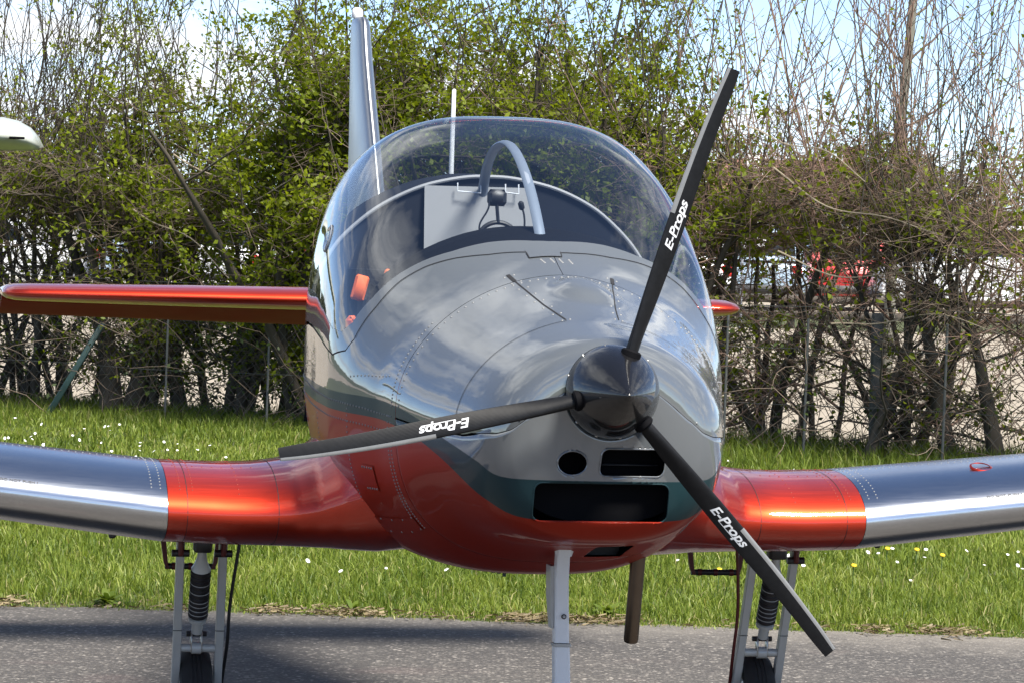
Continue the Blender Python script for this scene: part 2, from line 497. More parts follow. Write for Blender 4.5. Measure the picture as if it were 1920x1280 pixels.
# dust and grit washed against the verge (world Y close to the edge)
sp = M_.n('ShaderNodeSeparateXYZ'); M_.l(c_, sp.inputs[0])
ey = M_.math('SUBTRACT', 16.12, M_.math('MULTIPLY', sp.outputs[0], .06))
d_ = M_.math('SUBTRACT', ey, sp.outputs[1])
dd = M_.math('ADD', d_, M_.math('MULTIPLY', M_.math('SUBTRACT', mid, .5), 1.2))
dust = M_.math('SUBTRACT', 1.0, M_.math('MULTIPLY', dd, 1.25), True)
xw = M_.math('ADD', .55, M_.math('MULTIPLY', sp.outputs[0], .22), True)
dust = M_.math('MULTIPLY', M_.math('MULTIPLY', dust, xw), .8)
fine = M_.noise(160, 3, .6, c_)
chipc = M_.mix(dust, chipc, M_.ramp(fine, [(.3, (.13, .115, .095)), (.7, (.27, .245, .21))]))
# faint reddish stains
st = M_.math('MULTIPLY', M_.math('SUBTRACT', M_.noise(1.7, 3, .5, M_.coord('Object', (1, 1.3, 1))), .62), 3.0, True)
chipc = M_.mix(M_.math('MULTIPLY', st, .35), chipc, (.16, .10, .095))
M_.l(chipc, M_.b.inputs['Base Color']); M_.set(Roughness=.85)
M_.bump(M_.math('ADD', chip, M_.math('MULTIPLY', mid, .6)), .7, .004)
xs = np.concatenate([[-120, -60, -25, -10], np.arange(-5, 5.001, .035), [10, 25, 60, 120]])
jag = np.interp(xs, np.linspace(-5, 5, 90), rng.normal(0, .035, 90)) + np.where(np.abs(xs) < 5, rng.normal(0, .014, len(xs)), 0)
ys = np.array([0, .01, .05, .2, 1.0])
P = np.stack([np.broadcast_to(xs[:, None], (len(xs), 5)), -15 + (edge_y(np.clip(xs, -20, 20)) + jag + 15)[:, None] * (1 - ys[None, :])], -1)
sheet('tarmac', P, M_.m, .004)
# pale gravel of the car park beyond the hedge
M_ = Mat('gravel_yard'); c_ = M_.coord()
a_ = M_.noise(.35, 5, .6, c_); b_ = M_.noise(26, 5, .7, c_)
M_.l(M_.mix(a_, M_.ramp(b_, [(.3, (.20, .165, .12)), (.7, (.34, .295, .23))]), M_.ramp(b_, [(.3, (.245, .205, .16)), (.7, (.40, .355, .285))])), M_.b.inputs['Base Color'])
M_.set(Roughness=.95); M_.bump(b_, .6, .02)
xs = np.linspace(-45, 45, 46)
P = np.stack([np.broadcast_to(xs[:, None], (46, 3)), np.stack([fence_y(np.clip(xs, -12, 12)) + 1.6, np.full(46, 48.0), np.full(46, 63.0)], 1)], -1)
sheet('gravel_yard', P, M_.m, .004)
P = np.stack([np.broadcast_to(xs[:, None], (46, 2)), np.stack([np.full(46, 70.0), np.full(46, 115.0)], 1)], -1)
sheet('car_park', P, M_.m, .004)

# ------------------------------------------------------------------ grass
m_grass = leaf_mat('grass_blades', (.075, .130, .014), (.260, .325, .050), .45, (.48, .42, .20))
def grass(name, n, ylo, yhi, hfun, seed, wid, power=1.5, dry=.05, clump=None, xlim=None, mat=None):
    r = np.random.default_rng(seed)
    # more blades per square metre nearer to the camera
    u = r.random(n); p = power - 1
    Y = (ylo ** -p + u * (yhi ** -p - ylo ** -p)) ** (-1 / p)
    X = (r.random(n) * 2 - 1) * (.1275 * Y + .55)
    if clump:
        k = len(X) // clump; cx_ = X[:k].repeat(clump)[:n]; cy_ = Y[:k].repeat(clump)[:n]
        m = len(cx_); X = cx_ + r.normal(0, .035, m); Y = cy_ + r.normal(0, .035, m)
    ok = (Y > edge_y(X) - .01 + r.normal(0, .05, len(X))) & (Y < fence_y(X) + 1.5)
    X, Y = X[ok], Y[ok]; n = len(X)
    h = hfun(X, Y, r); w = wid * (.7 + .6 * r.random(n)) * np.clip(Y / 17, 1, 1.9)
    yaw = r.random(n) * 2 * PI; lean = np.abs(r.normal(.55, .35, n)); la = r.random(n) * 2 * PI
    dx, dy = np.cos(yaw) * w / 2, np.sin(yaw) * w / 2
    lx, ly = np.cos(la) * lean, np.sin(la) * lean
    V = np.zeros((n, 5, 3))
    V[:, 0] = np.stack([X - dx, Y - dy, np.zeros(n)], 1); V[:, 1] = np.stack([X + dx, Y + dy, np.zeros(n)], 1)
    mx, my, mz = X + lx * h * .35, Y + ly * h * .35, h * .6
    V[:, 2] = np.stack([mx + dx * .8, my + dy * .8, mz], 1); V[:, 3] = np.stack([mx - dx * .8, my - dy * .8, mz], 1)
    V[:, 4] = np.stack([X + lx * h, Y + ly * h, h * np.clip(1.05 - .35 * lean, .4, 1)], 1)
    b = np.arange(n)[:, None] * 5
    # clumps of one tone, dry blades among the green
    f1 = .6 * np.sin(X * 2.1 + 1.3 * np.sin(Y * 1.1)) * np.sin(Y * 1.7 + np.sin(X * 3.0)) + .7 * np.sin(X * 7.3 + 2 * np.sin(Y * 3.1)) * np.sin(Y * 4.3 + 2 * np.sin(X * 5.0))
    tint = np.clip(.42 + .22 * f1 + r.normal(0, .24, n), 0, .80)
    dr = r.random(n) < dry * (1 + 2.2 * np.exp(-np.clip(Y - edge_y(X), 0, 9) / .35)); tint = np.where(dr, .85 + .15 * r.random(n), tint)
    o = raw_mesh(name, V.reshape(-1, 3), [b + np.array([[0, 1, 2, 3]]), b + np.array([[3, 2, 4]])], mat or m_grass, attr={'tint': tint.repeat(5)})
    return tag(o, 'mown green grass verge with daisies between tarmac and hedge', 'grass', kind='stuff')
def h_mown(X, Y, r):
    f = .5 + .5 * np.sin(X * 1.9 + 2 * np.sin(Y * .9)) * np.sin(Y * 1.3 + X * .4)
    base = .026 + .030 * f
    base *= np.clip((Y - edge_y(X)) / .5 + .35, .35, 1)
    return base * (.45 + 1.1 * r.random(len(X)) ** 1.6)
grass('grass', 235000, 15.9, 33.5, h_mown, 3, .0042, 1.75)
def h_tuft(X, Y, r): return (.035 + .065 * r.random(len(X))) * np.clip((Y - edge_y(X)) / .6 + .3, .3, 1)
o_ = grass('grass', 80000, 15.95, 33.5, h_tuft, 5, .0048, 1.75, .03, clump=14); o_['label'] = 'taller tufts standing out of the mown grass verge'
# long uncut grass along the hedge foot
def hedge_grass(n, seed):
    r = np.random.default_rng(seed)
    X = r.random(n) * 10.5 - 5.2; d = np.abs(r.normal(0, 1, n)) * 1.0; Y = fence_y(X) + .9 - d
    h = (.07 + .16 * r.random(n)) * np.clip(1.1 - d * .32, .3, 1) * np.where(X < -.5, .85, 1.15)
    w = .0075 * (.7 + .6 * r.random(n)); yaw = r.random(n) * 2 * PI; lean = np.abs(r.normal(.4, .25, n)); la = r.random(n) * 2 * PI
    dx, dy = np.cos(yaw) * w / 2, np.sin(yaw) * w / 2; lx, ly = np.cos(la) * lean, np.sin(la) * lean
    V = np.zeros((n, 5, 3)); z0 = np.zeros(n)
    V[:, 0] = np.stack([X - dx, Y - dy, z0], 1); V[:, 1] = np.stack([X + dx, Y + dy, z0], 1)
    V[:, 2] = np.stack([X + lx * h * .35 + dx * .8, Y + ly * h * .35 + dy * .8, h * .6], 1); V[:, 3] = np.stack([X + lx * h * .35 - dx * .8, Y + ly * h * .35 - dy * .8, h * .6], 1)
    V[:, 4] = np.stack([X + lx * h, Y + ly * h, h * np.clip(1.05 - .35 * lean, .4, 1)], 1)
    b = np.arange(n)[:, None] * 5
    tint = np.clip(.32 + r.normal(0, .18, n), 0, .8); tint = np.where(r.random(n) < .06, .9, tint)
    o = raw_mesh('grass', V.reshape(-1, 3), [b + np.array([[0, 1, 2, 3]]), b + np.array([[3, 2, 4]])], m_grass, attr={'tint': tint.repeat(5)})
    return tag(o, 'long uncut grass along the foot of the hedge', 'grass', kind='stuff')
hedge_grass(60000, 8)
# straw and clippings along the tarmac edge
r = np.random.default_rng(21); n = 6500
X = r.random(n) * 5.2 - 2.6; kp = r.random(n) < np.clip(.25 + .55 * np.sin(X * 5.1 + 1.2 * np.sin(X * 13)) + .4 * np.sin(X * 2.3 + 2), .06, 1); X = X[kp]; n = len(X); Y = edge_y(X) + r.normal(.05, .09, n) - .03 * np.abs(r.normal(0, 1, n))
ln = .012 + .035 * r.random(n); yaw = r.random(n) * 2 * PI; w = .0035 + .004 * r.random(n)
dx, dy = np.cos(yaw) * ln / 2, np.sin(yaw) * ln / 2; ex, ey_ = -np.sin(yaw) * w / 2, np.cos(yaw) * w / 2; z = .007 + .018 * r.random(n)
V = np.stack([np.stack([X - dx - ex, Y - dy - ey_, z], 1), np.stack([X + dx - ex, Y + dy - ey_, z + .012 * r.random(n)], 1), np.stack([X + dx + ex, Y + dy + ey_, z + .012 * r.random(n)], 1), np.stack([X - dx + ex, Y - dy + ey_, z + .004], 1)], 1)
m_straw = leaf_mat('dry_straw', (.09, .066, .038), (.27, .215, .12), .15)
o_ = raw_mesh('dry_clippings', V.reshape(-1, 3), [np.arange(4 * n).reshape(-1, 4)], m_straw, attr={'tint': r.random(n).repeat(4)})
tag(o_, 'dry straw and grass clippings lying along the tarmac edge', 'clippings', kind='stuff')
# broad weeds at the tarmac edge
def rosette(cx_, cy_, R, k, seed):
    r = np.random.default_rng(seed); V = []; F = []; T = []
    for i in range(k):
        a_ = r.random() * 2 * PI; L_ = R * (.5 + .6 * r.random()); w_ = L_ * .22; el = .25 + .9 * r.random()
        d = np.array([math.cos(a_), math.sin(a_), 0]); s_ = np.array([-math.sin(a_), math.cos(a_), 0]); b = len(V)
        c0 = np.array([cx_, cy_, .01])
        for f_, ww in ((0, .15), (.35, 1), (.7, .8), (1, .05)):
            p = c0 + d * L_ * f_ * math.cos(el) + np.array([0, 0, L_ * (f_ * math.sin(el) - .45 * f_ * f_)])
            p[2] = max(p[2], .008)
            V += [p - s_ * w_ * ww / 2, p + s_ * w_ * ww / 2]
        F += [(b, b + 1, b + 3, b + 2), (b + 2, b + 3, b + 5, b + 4), (b + 4, b + 5, b + 7, b + 6)]; T += [.1 + .35 * r.random()] * 8
    return V, F, T
for i, (wx, wy, R_, lb) in enumerate(((-1.62, 16.33, .13, 'low dark green weed at the tarmac edge left of the wheel leg'), (-.62, 16.28, .10, 'small leafy weed at the tarmac edge between wheel leg and nose leg'), (.42, 16.42, .13, 'leafy green weed at the tarmac edge behind the exhaust pipe'))):
    V, F, T = rosette(wx, wy, R_, 34, 40 + i)
    o_ = raw_mesh('weed', np.array(V), [np.array(F)], m_grass, attr={'tint': T}); tag(o_, lb, 'weed')
# daisies: white specks by the hundred
r = np.random.default_rng(31); n = 700
Y = 17.5 + 12.5 * r.random(n) ** .8; X = (r.random(n) * 2 - 1) * (.1275 * Y + .3)
keep = (np.sin(X * 1.3 + .5) + np.sin(Y * .9 + X) + r.normal(0, .8, n) > .1) & (Y < fence_y(X) - .8)
X, Y = X[keep], Y[keep]; n = len(X); k = 8; an = np.arange(k) * 2 * PI / k
tilt = r.normal(0, .35, (n, 2)); rd = .0065 + .004 * r.random(n); z = .055 + .035 * r.random(n)
V = np.stack([X[:, None] + rd[:, None] * np.cos(an), Y[:, None] + rd[:, None] * np.sin(an), z[:, None] + rd[:, None] * (np.cos(an) * tilt[:, :1] + np.sin(an) * (tilt[:, 1:] + .45))], -1)
V = np.concatenate([V, np.stack([X, Y, z - .003], -1)[:, None]], 1)
b = np.arange(n)[:, None, None] * (k + 1); i = np.arange(k)
F = (b + np.stack([i, (i + 1) % k, np.full(k, k)], 1)[None]).reshape(-1, 3)
o_ = raw_mesh('daisies', V.reshape(-1, 3), [F], plain('daisy_petals', (.82, .82, .78), .6, 0, .04))
tag(o_, 'white daisies scattered in the grass verge', 'daisies', kind='stuff')
m_yellow = plain('dandelion_yellow', (.78, .52, .02), .6, 0, .15, 200); m_stalk = plain('flower_stalk', (.07, .12, .03), .6)
for (dx_, dy_, lb_) in ((1.796, 18.98, 'yellow dandelion on the right, leftmost of the three in a row under the polished wing'), (1.934, 18.97, 'yellow dandelion on the right, middle of the three in a row under the polished wing'), (2.025, 18.68, 'yellow dandelion on the right, rightmost of the three in a row under the polished wing'), (1.553, 17.98, 'yellow dandelion just right of the down-pointing propeller blade, left of the three in a row'), (.929, 17.58, 'yellow dandelion seen through the boarding step beside the right wheel leg')):
    d = empty('dandelion', (dx_, dy_, 0)); tag(d, lb_, 'flower', 'yellow dandelions in the verge')
    MB().tube([(0, 0, 0), (.004, 0, .06), (.006, -.004, .105)], .0025, 5).build('stalk', m_stalk, d)
    MB().lathe([(-.004, .003), (0, .009), (.004, .013), (.008, .011), (.010, .003)], (.006, -.004, .105), (.1, -.4, 1), 12).build('flower_head', m_yellow, d)

# ================================================================== HEDGE
def tubes(paths, radii, nside=3):
    """many thin tubes at once: paths (n,k,3), radii (n,k)"""
    n, k = paths.shape[:2]
    t = np.gradient(paths, axis=1); t /= np.linalg.norm(t, axis=2, keepdims=True) + 1e-9
    ref = np.where(np.abs(t[..., 2:3]) < .9, np.array([0, 0, 1.0]), np.array([1.0, 0, 0]))
    u = np.cross(ref, t); u /= np.linalg.norm(u, axis=2, keepdims=True) + 1e-9; w = np.cross(t, u)
    an = np.arange(nside) * 2 * PI / nside
    V = paths[:, :, None] + radii[:, :, None, None] * (np.cos(an)[None, None, :, None] * u[:, :, None] + np.sin(an)[None, None, :, None] * w[:, :, None])
    idx = np.arange(n * k * nside).reshape(n, k, nside)
    Q = np.stack([idx[:, :-1], np.roll(idx, -1, 2)[:, :-1], np.roll(idx, -1, 2)[:, 1:], idx[:, 1:]], -1).reshape(-1, 4)
    return V.reshape(-1, 3), Q
def grow(r, start, direc, length, k, wob, r0_, r1_, lift=0.0):
    """n wandering stems from their starts"""
    n = len(start); P = np.zeros((n, k, 3)); P[:, 0] = start
    d = direc / (np.linalg.norm(direc, axis=1, keepdims=True) + 1e-9)
    for i in range(1, k):
        d = d + r.normal(0, wob, (n, 3)); d[:, 2] += lift; d /= np.linalg.norm(d, axis=1, keepdims=True) + 1e-9
        P[:, i] = P[:, i - 1] + d * (length / (k - 1))[:, None]
    R_ = np.linspace(0, 1, k)[None, :]; R_ = np.broadcast_to(r0_, (n,))[:, None] * (1 - R_) + np.broadcast_to(r1_, (n,))[:, None] * R_
    return P, R_
def pick(r, P, n, lo_=.15, hi_=1.0):
    """points along given stems, with the stem's direction"""
    i = r.integers(0, len(P), n); f_ = (lo_ + (hi_ - lo_) * r.random(n)) * (P.shape[1] - 1); j = np.clip(f_.astype(int), 0, P.shape[1] - 2); g_ = (f_ - j)[:, None]
    return P[i, j] * (1 - g_) + P[i, j + 1] * g_, P[i, j + 1] - P[i, j]
def leaves(name, C_, size, r, mat, tint, parent):
    n = len(C_)
    a_ = r.normal(0, 1, (n, 3)); a_ /= np.linalg.norm(a_, axis=1, keepdims=True); b_ = r.normal(0, 1, (n, 3)); b_ -= a_ * (a_ * b_).sum(1, keepdims=True); b_ /= np.linalg.norm(b_, axis=1, keepdims=True)
    s_ = (size * (.6 + .8 * r.random(n)))[:, None]
    nn = np.cross(a_, b_) * s_ * .15
    V = np.stack([C_ - a_ * s_ * .5, C_ + b_ * s_ * .30 + nn, C_ + a_ * s_ * .5, C_ - b_ * s_ * .30 + nn], 1)
    o = raw_mesh(name, V.reshape(-1, 3), [np.arange(4 * n).reshape(-1, 4)], mat, parent, attr={'tint': np.clip(tint, 0, 1).repeat(4)})
    return tag(o, kind='stuff')
def bark(name, a, b):
    M = Mat(name); c = M.coord(); n_ = M.noise(9, 5, .65, M.coord('Object', (1, 1, .3)))
    M.l(M.ramp(n_, [(.25, a), (.8, b)]), M.b.inputs['Base Color']); M.set(Roughness=.85); M.bump(n_, .5, .01)
    return M.m
m_bark = bark('dark_bark', (.030, .025, .018), (.095, .078, .058))
m_twig = bark('twig_brown', (.085, .063, .046), (.22, .165, .12))
m_twigred = bark('twig_reddish', (.14, .088, .064), (.32, .215, .165))
m_leaf = leaf_mat('hedge_leaves', (.060, .100, .006), (.290, .345, .014), .55)
m_leafdark = leaf_mat('bramble_leaves', (.024, .048, .010), (.085, .125, .022), .4)
LEAFN = [0]
def shrub(px, seed, label, dense, green, whips, stems=4, thick=.05, name='hedge_shrub', dz=0.0, twig=None, lowleaf=1.0, spread=.55):
    """one plant of the hedge. dense: how twiggy, green: how leafy (0..1), whips: bare shoots above"""
    r = np.random.default_rng(seed)
    px = px * .885; x0 = px; y0 = float(fence_y(px)) + .55 + dz
    root = empty(name, (x0, y0, 0)); tag(root, label, 'shrub', 'shrubs of the hedge')
    n = stems
    st = np.stack([r.normal(0, .10, n), r.normal(0, .12, n), np.full(n, -.02)], 1)
    dr = np.stack([r.normal(0, .17, n), r.normal(0, .13, n), np.ones(n)], 1)
    SP_, SR_ = grow(r, st, dr, (1.55 + 1.0 * min(1, green * .75)) * (.8 + .4 * r.random(n)), 12, .08, thick * (.6 + .6 * r.random(n)), .012, .03)
    V, Q = tubes(SP_, SR_, 7); raw_mesh('trunk', V, [Q], m_bark, root, smooth=True)
    # side branches
    n = int(46 * dense); s_, d_ = pick(r, SP_, n, .12, 1.0)
    kz = r.random(n) < np.where((s_[:, 2] > .35) & (s_[:, 2] < 1.4), .18 + .75 * min(1, green), 1.0); s_ = s_[kz]; n = len(s_)
    an = r.random(n) * 2 * PI; dr = np.stack([np.cos(an), np.sin(an) * .8, .15 + .7 * r.random(n)], 1)
    BP, BR_ = grow(r, s_, dr, .45 + .75 * r.random(n), 8, .20, .011, .0035, .03)
    V, Q = tubes(BP, BR_, 4)
    vs_ = [V]; qs_ = [Q]; off_ = len(V)
    # whips: straight young shoots climbing well above the cut line
    n = int(whips * .85)
    if n:
        s_, d_ = pick(r, np.concatenate([SP_[:, 5:], BP[:, :7]][:1]), n, .2, 1.0)
        s2, _ = pick(r, BP, n, .3, 1.0); m_ = r.random(n) < .6; s_[m_] = s2[m_]
        s_ = s_[s_[:, 2] > .9] if (s_[:, 2] > .9).sum() > 4 else s_; n = len(s_)
        dr = np.stack([r.normal(0, .27, n), r.normal(0, .2, n), np.ones(n)], 1)
        WP, WR = grow(r, s_, dr, 1.2 + 2.0 * r.random(n), 10, .085, .0058, .0020, .03)
        V, Q = tubes(WP, WR, 4); vs_.append(V); qs_.append(Q + off_); off_ += len(V)
        k = n * 5; s_, d_ = pick(r, WP, k, .25, 1.0); an = r.random(k) * 2 * PI
        dr = np.stack([np.cos(an) * .8, np.sin(an) * .6, .5 + .6 * r.random(k)], 1)
        XP, XR = grow(r, s_, dr, .14 + .42 * r.random(k), 5, .16, .0036, .0016, .04)
        V, Q = tubes(XP, XR, 3); vs_.append(V); qs_.append(Q + off_); off_ += len(V)
    raw_mesh('branches', np.vstack(vs_), [np.vstack(qs_)], m_bark if twig is None else twig, root, smooth=True)
    # fine twigs, a tangle (thinner at the height where cars show through)
    n = int(520 * dense); s_, d_ = pick(r, BP, n, .05, 1.0)
    kz = r.random(n) < np.where(s_[:, 2] < 1.45, .10 + .80 * min(1, green), 1.0); s_ = s_[kz]; n = len(s_); an = r.random(n) * 2 * PI
    dr = np.stack([np.cos(an), np.sin(an), r.normal(.25, .45, n)], 1)
    TP, TR = grow(r, s_, dr, .18 + .45 * r.random(n), 5, .26, .0036, .0017, .0)
    n2_ = int(800 * dense); s_, d_ = pick(r, TP, n2_, .1, 1.0); an = r.random(n2_) * 2 * PI
    dr = np.stack([np.cos(an), np.sin(an), r.normal(.2, .5, n2_)], 1)
    UP, UR = grow(r, s_, dr, .10 + .22 * r.random(n2_), 3, .25, .0024, .0013)
    V1, Q1 = tubes(TP, TR, 3); V2, Q2 = tubes(UP, UR, 3)
    raw_mesh('twigs', np.vstack([V1, V2]), [np.vstack([Q1, Q2 + len(V1)])], m_twig if twig is None else twig, root, smooth=True)['kind'] = 'stuff'
    # leaves: along twigs, thick in the body of the hedge, few on the whips
    n = int(12000 * green)
    if n > 20:
        A, _ = pick(r, TP, int(n * .55), .1, 1.0); B, _ = pick(r, UP, int(n * .45), .0, 1.0)
        C_ = np.vstack([A, B])[::3].repeat(3, 0); C_ = C_ + r.normal(0, .030, C_.shape)
        # leafy clusters: thin them out by a lumpy field so gaps stay open
        f_ = np.sin(C_[:, 0] * 7.3 + seed) * np.sin(C_[:, 2] * 6.1 + seed * 1.7) + np.sin(C_[:, 1] * 6.7 + C_[:, 2] * 4.0)
        keep = (r.random(len(C_)) < np.clip(.62 + .42 * f_, .06, 1)) & (r.random(len(C_)) < np.where(C_[:, 2] < .75, .75 * lowleaf, 1))
        keep &= r.random(len(C_)) < np.where((C_[:, 2] > .8) & (C_[:, 2] < 1.5), .45 if green < .6 else .80, 1)
        C_ = C_[keep]
        leaves('leaves', C_, np.full(len(C_), .043), r, m_leaf, .40 + .42 * r.random(len(C_)) + .12 * np.sin(C_[:, 2] * 5 + seed), root); LEAFN[0] += len(C_)
        if n_w := int(whips * 44 * min(1, green * green * 1.6)):
            C_, _ = pick(r, np.concatenate([XP]), n_w, .1, 1.0); C_ = C_ + r.normal(0, .02, C_.shape)
            leaves('shoot_leaves', C_, np.full(len(C_), .032), r, m_leaf, .55 + .35 * r.random(len(C_)), root)
    return root
SHRUBS = [  # x, label, dense, green, whips, stems, trunk, twig
 (-4.75, 'bare grey-brown shrub at the far left end of the hedge above the white wing tip', .9, .22, 34, 4, .045, 'b'),
 (-4.15, 'bare whippy shrub just right of the white wing tip', 1.0, .25, 40, 4, .05, 'b'),
 (-3.55, 'thick-trunked shrub rising above the outer half of the red tailplane', 1.15, .38, 36, 3, .085, 'b'),
 (-2.95, 'brown shrub with a veil of small leaves above the middle of the red tailplane', 1.15, .75, 26, 4, .05, None),
 (-2.35, 'leafy green shrub above the inner half of the red tailplane', 1.05, 1.25, 18, 5, .05, None),
 (-1.78, 'dense bright green shrub left of the polished tail fin', .95, 1.55, 18, 5, .05, None),
 (-1.20, 'bright yellow-green shrub directly behind the polished tail fin', .95, 1.65, 18, 4, .05, None),
 (-.60, 'yellow-green shrub behind the white rod antenna', .95, 1.55, 16, 4, .05, None),
 (.0, 'yellow-green shrub rising over the top of the canopy', .95, 1.50, 18, 4, .05, None),
 (.55, 'leafy shrub with tall green shoots right of the canopy top', .95, 1.30, 22, 4, .05, None),
 (1.10, 'half-leafed shrub behind the tip of the upright propeller blade', 1.0, .80, 26, 4, .045, None),
 (1.62, 'reddish bare shrub with a forked trunk just right of the red tailplane tip', 1.15, .22, 30, 3, .055, 'r'),
 (2.15, 'brown twiggy shrub with several stems left of the grey fence post', 1.2, .20, 30, 3, .045, 'r'),
 (2.62, 'brown twiggy shrub growing round the grey fence post', 1.2, .18, 30, 2, .045, 'b'),
 (3.12, 'bare shrub between the grey fence post and the thick dark trunk', 1.25, .16, 32, 3, .045, 'r'),
 (3.58, 'bare shrub with the thick dark trunk near the right end of the hedge', 1.25, .16, 34, 2, .10, 'b'),
 (4.15, 'bare reddish shrub at the far right end of the hedge', 1.15, .14, 32, 3, .045, 'r')]
for i, (x_, lb, de, gr, wh, stn, thk, tw) in enumerate(SHRUBS):
    shrub(x_, 100 + i, lb, de, gr, wh, stn, thk, twig={'b': None, 'r': m_twigred}.get(tw), dz=.25 * math.sin(i * 2.3), lowleaf=1.0 if -3.2 < x_ < 1.0 else .7)
# second rank of thinner shrubs behind fills the hedge body
BACK = [(-4.45, .25, 24), (-3.85, .35, 24), (-3.2, .7, 16), (-2.6, 1.0, 12), (-2.0, 1.2, 10), (-1.4, 1.3, 10), (-.8, 1.3, 10), (-.2, 1.2, 10), (.4, 1.1, 12), (.95, .8, 14), (1.5, .3, 18), (2.0, .22, 20), (2.5, .2, 20), (3.0, .2, 20), (3.5, .2, 20), (4.0, .2, 20)]
BLAB = ['far left gap of the hedge', 'left end of the hedge behind the thick left trunk', 'hedge behind the tailplane middle', 'hedge behind the inner tailplane', 'hedge left of the tail fin', 'hedge close behind the tail fin', 'hedge behind the antenna', 'hedge behind the canopy top', 'hedge right of the canopy top', 'hedge left of the blade tip', 'hedge right of the blade tip', 'hedge behind the tailplane tip on the right', 'hedge left of the grey post', 'hedge right of the grey post', 'hedge left of the thick right trunk', 'hedge right of the thick right trunk']
for i, (x_, gr, wh) in enumerate(BACK):
    shrub(x_, 300 + i, 'thin back-row shrub filling the ' + BLAB[i], .85 if x_ < 1.3 else .6, gr, wh, 3 if x_ < 1.3 else 2, .032, dz=.95 + .2 * math.sin(i * 1.9), twig=m_twigred if x_ > 1.3 else None)
# brambles and low twigs woven through the hedge foot
def bramble_mass():
    r = np.random.default_rng(77); n = 620
    X = r.random(n) * 10 - 5; s_ = np.stack([X, fence_y(X) + .5 + r.normal(0, .35, n), .02 + .5 * r.random(n) ** 2], 1)
    an = r.random(n) * 2 * PI; dr = np.stack([np.cos(an), np.sin(an) * .5, .6 + .8 * r.random(n)], 1)
    P, R_ = grow(r, s_, dr, .5 + .9 * r.random(n), 9, .24, .0042, .002, -.07); P[..., 2] = np.maximum(P[..., 2], .01)
    V, Q = tubes(P, R_, 3); o = raw_mesh('bramble', V, [Q], m_twig, None, smooth=True)
    tag(o, 'tangle of bramble stems along the foot of the hedge', 'brambles', kind='stuff')
    C_, _ = pick(r, P, 9000, .1, 1.0); m_ = r.random(len(C_)) < np.where((C_[:, 0] > -2.9) & (C_[:, 0] < 1.2), .9, .42); C_ = C_[m_]
    C_ = C_ + r.normal(0, .03, C_.shape)
    leaves('bramble_leaves', C_, np.full(len(C_), .036), r, m_leafdark, .2 + .6 * r.random(len(C_)), o)
bramble_mass()
# long pale canes arching out of the hedge face
r = np.random.default_rng(5)
m_cane = plain('pale_cane', (.34, .28, .20), .6, 0, .2, 20)
for (xa, za, xb, zb, sag, lb) in ((-2.9, 2.05, -1.2, 1.72, -.12, 'pale thin cane sloping across the leafy hedge above the tailplane'), (-3.25, 1.62, -2.2, 1.02, .05, 'pale cane arching down towards the tailplane on the left'), (-2.2, 1.72, -1.1, 1.85, .1, 'pale cane lying level in the hedge left of the canopy'),
                              (1.95, 1.98, 3.15, 1.62, -.08, 'long pale cane sloping across the brown hedge on the right'), (2.0, 1.42, 3.35, 1.38, -.1, 'pale wavy cane above the parked cars on the right'), (1.75, 2.25, 2.6, 1.95, .06, 'pale cane at mid height right of the propeller blade'), (2.4, .95, 3.6, .98, .07, 'pale cane low in the hedge in front of the white car')):
    xa, xb = xa * .885, xb * .885; f_ = np.linspace(0, 1, 22); xx = xa + (xb - xa) * f_; zz_ = za + (zb - za) * f_ + sag * 4 * f_ * (1 - f_) + .03 * np.sin(f_ * 9 + xa)
    o_ = MB().tube(np.stack([xx, fence_y(xx) - .15 + .15 * np.sin(f_ * 4), zz_], -1), np.linspace(.006, .0028, 22), 5).build('cane', m_cane); tag(o_, lb, 'cane')

# ------------------------------------------------------------------ wire fence in the hedge foot
fn = empty('wire_fence', (0, fence_y(0), 0)); tag(fn, 'low chain-link fence with thin wires and posts standing in the foot of the hedge', 'fence')
FD = np.array([1, -.70, 0]); FD = FD / np.linalg.norm(FD)
def fpt(x, z, off=0.0): return np.array([x, fence_y(x) - fence_y(0) + off, z])
m_conc = plain('weathered_concrete', (.07, .073, .072), .85, 0, .25, 25, bump=.4)
m_wire = plain('galvanised_wire', (.12, .125, .12), .6, .3, .1, 60)
m_greenpost = plain('green_painted_post', (.035, .075, .070), .55, 0, .2, 20)
for x_, w_, h_, mt in ((2.45, .078, 1.05, m_conc), (-.6, .078, 1.05, m_conc), (-4.4, .078, 1.05, m_conc)):
    MB().box(fpt(x_, h_ / 2, .25), (w_, w_, h_), bev=.012).build('fence_post', mt, fn)
for x_ in (1.46, 1.98, 2.85, 3.4, -1.8, -2.6): MB().tube([fpt(x_, 0), fpt(x_ + .01, 1.0)], .009, 8).build('fence_stake', m_wire, fn)
MB().box((0, 0, 0), (.045, .045, .95), rot=np.array(Matrix.Rotation(rad(30), 3, 'Y')), bev=.004).build('bracing_strut', m_greenpost, fn).location = Vector(fpt(-3.36, .33, -.1))
for z_ in (.06, .42, .80, 1.08):
    xx = np.linspace(-5.4, 5, 40); MB().tube([fpt(x_, z_ + .008 * math.sin(x_ * 3), .02) for x_ in xx], .0022, 4).build('line_wire', m_wire, fn)
n = 130; zz_ = np.linspace(.04, 1.06, 21); paths = []
for sg in (1, -1):
    for i in range(n):
        x0 = -5.4 + i * .08
        xs_ = x0 + .04 * sg * (np.arange(21) % 2) + np.where(np.arange(21) % 2, 0, 0)
        paths.append(np.stack([xs_, fence_y(xs_) - fence_y(0) + .006 * sg, zz_], -1))
V, Q = tubes(np.array(paths), np.full((2 * n, 21), .0016), 3)
tag(raw_mesh('chain_link', V, [Q], m_wire, fn), kind='stuff')

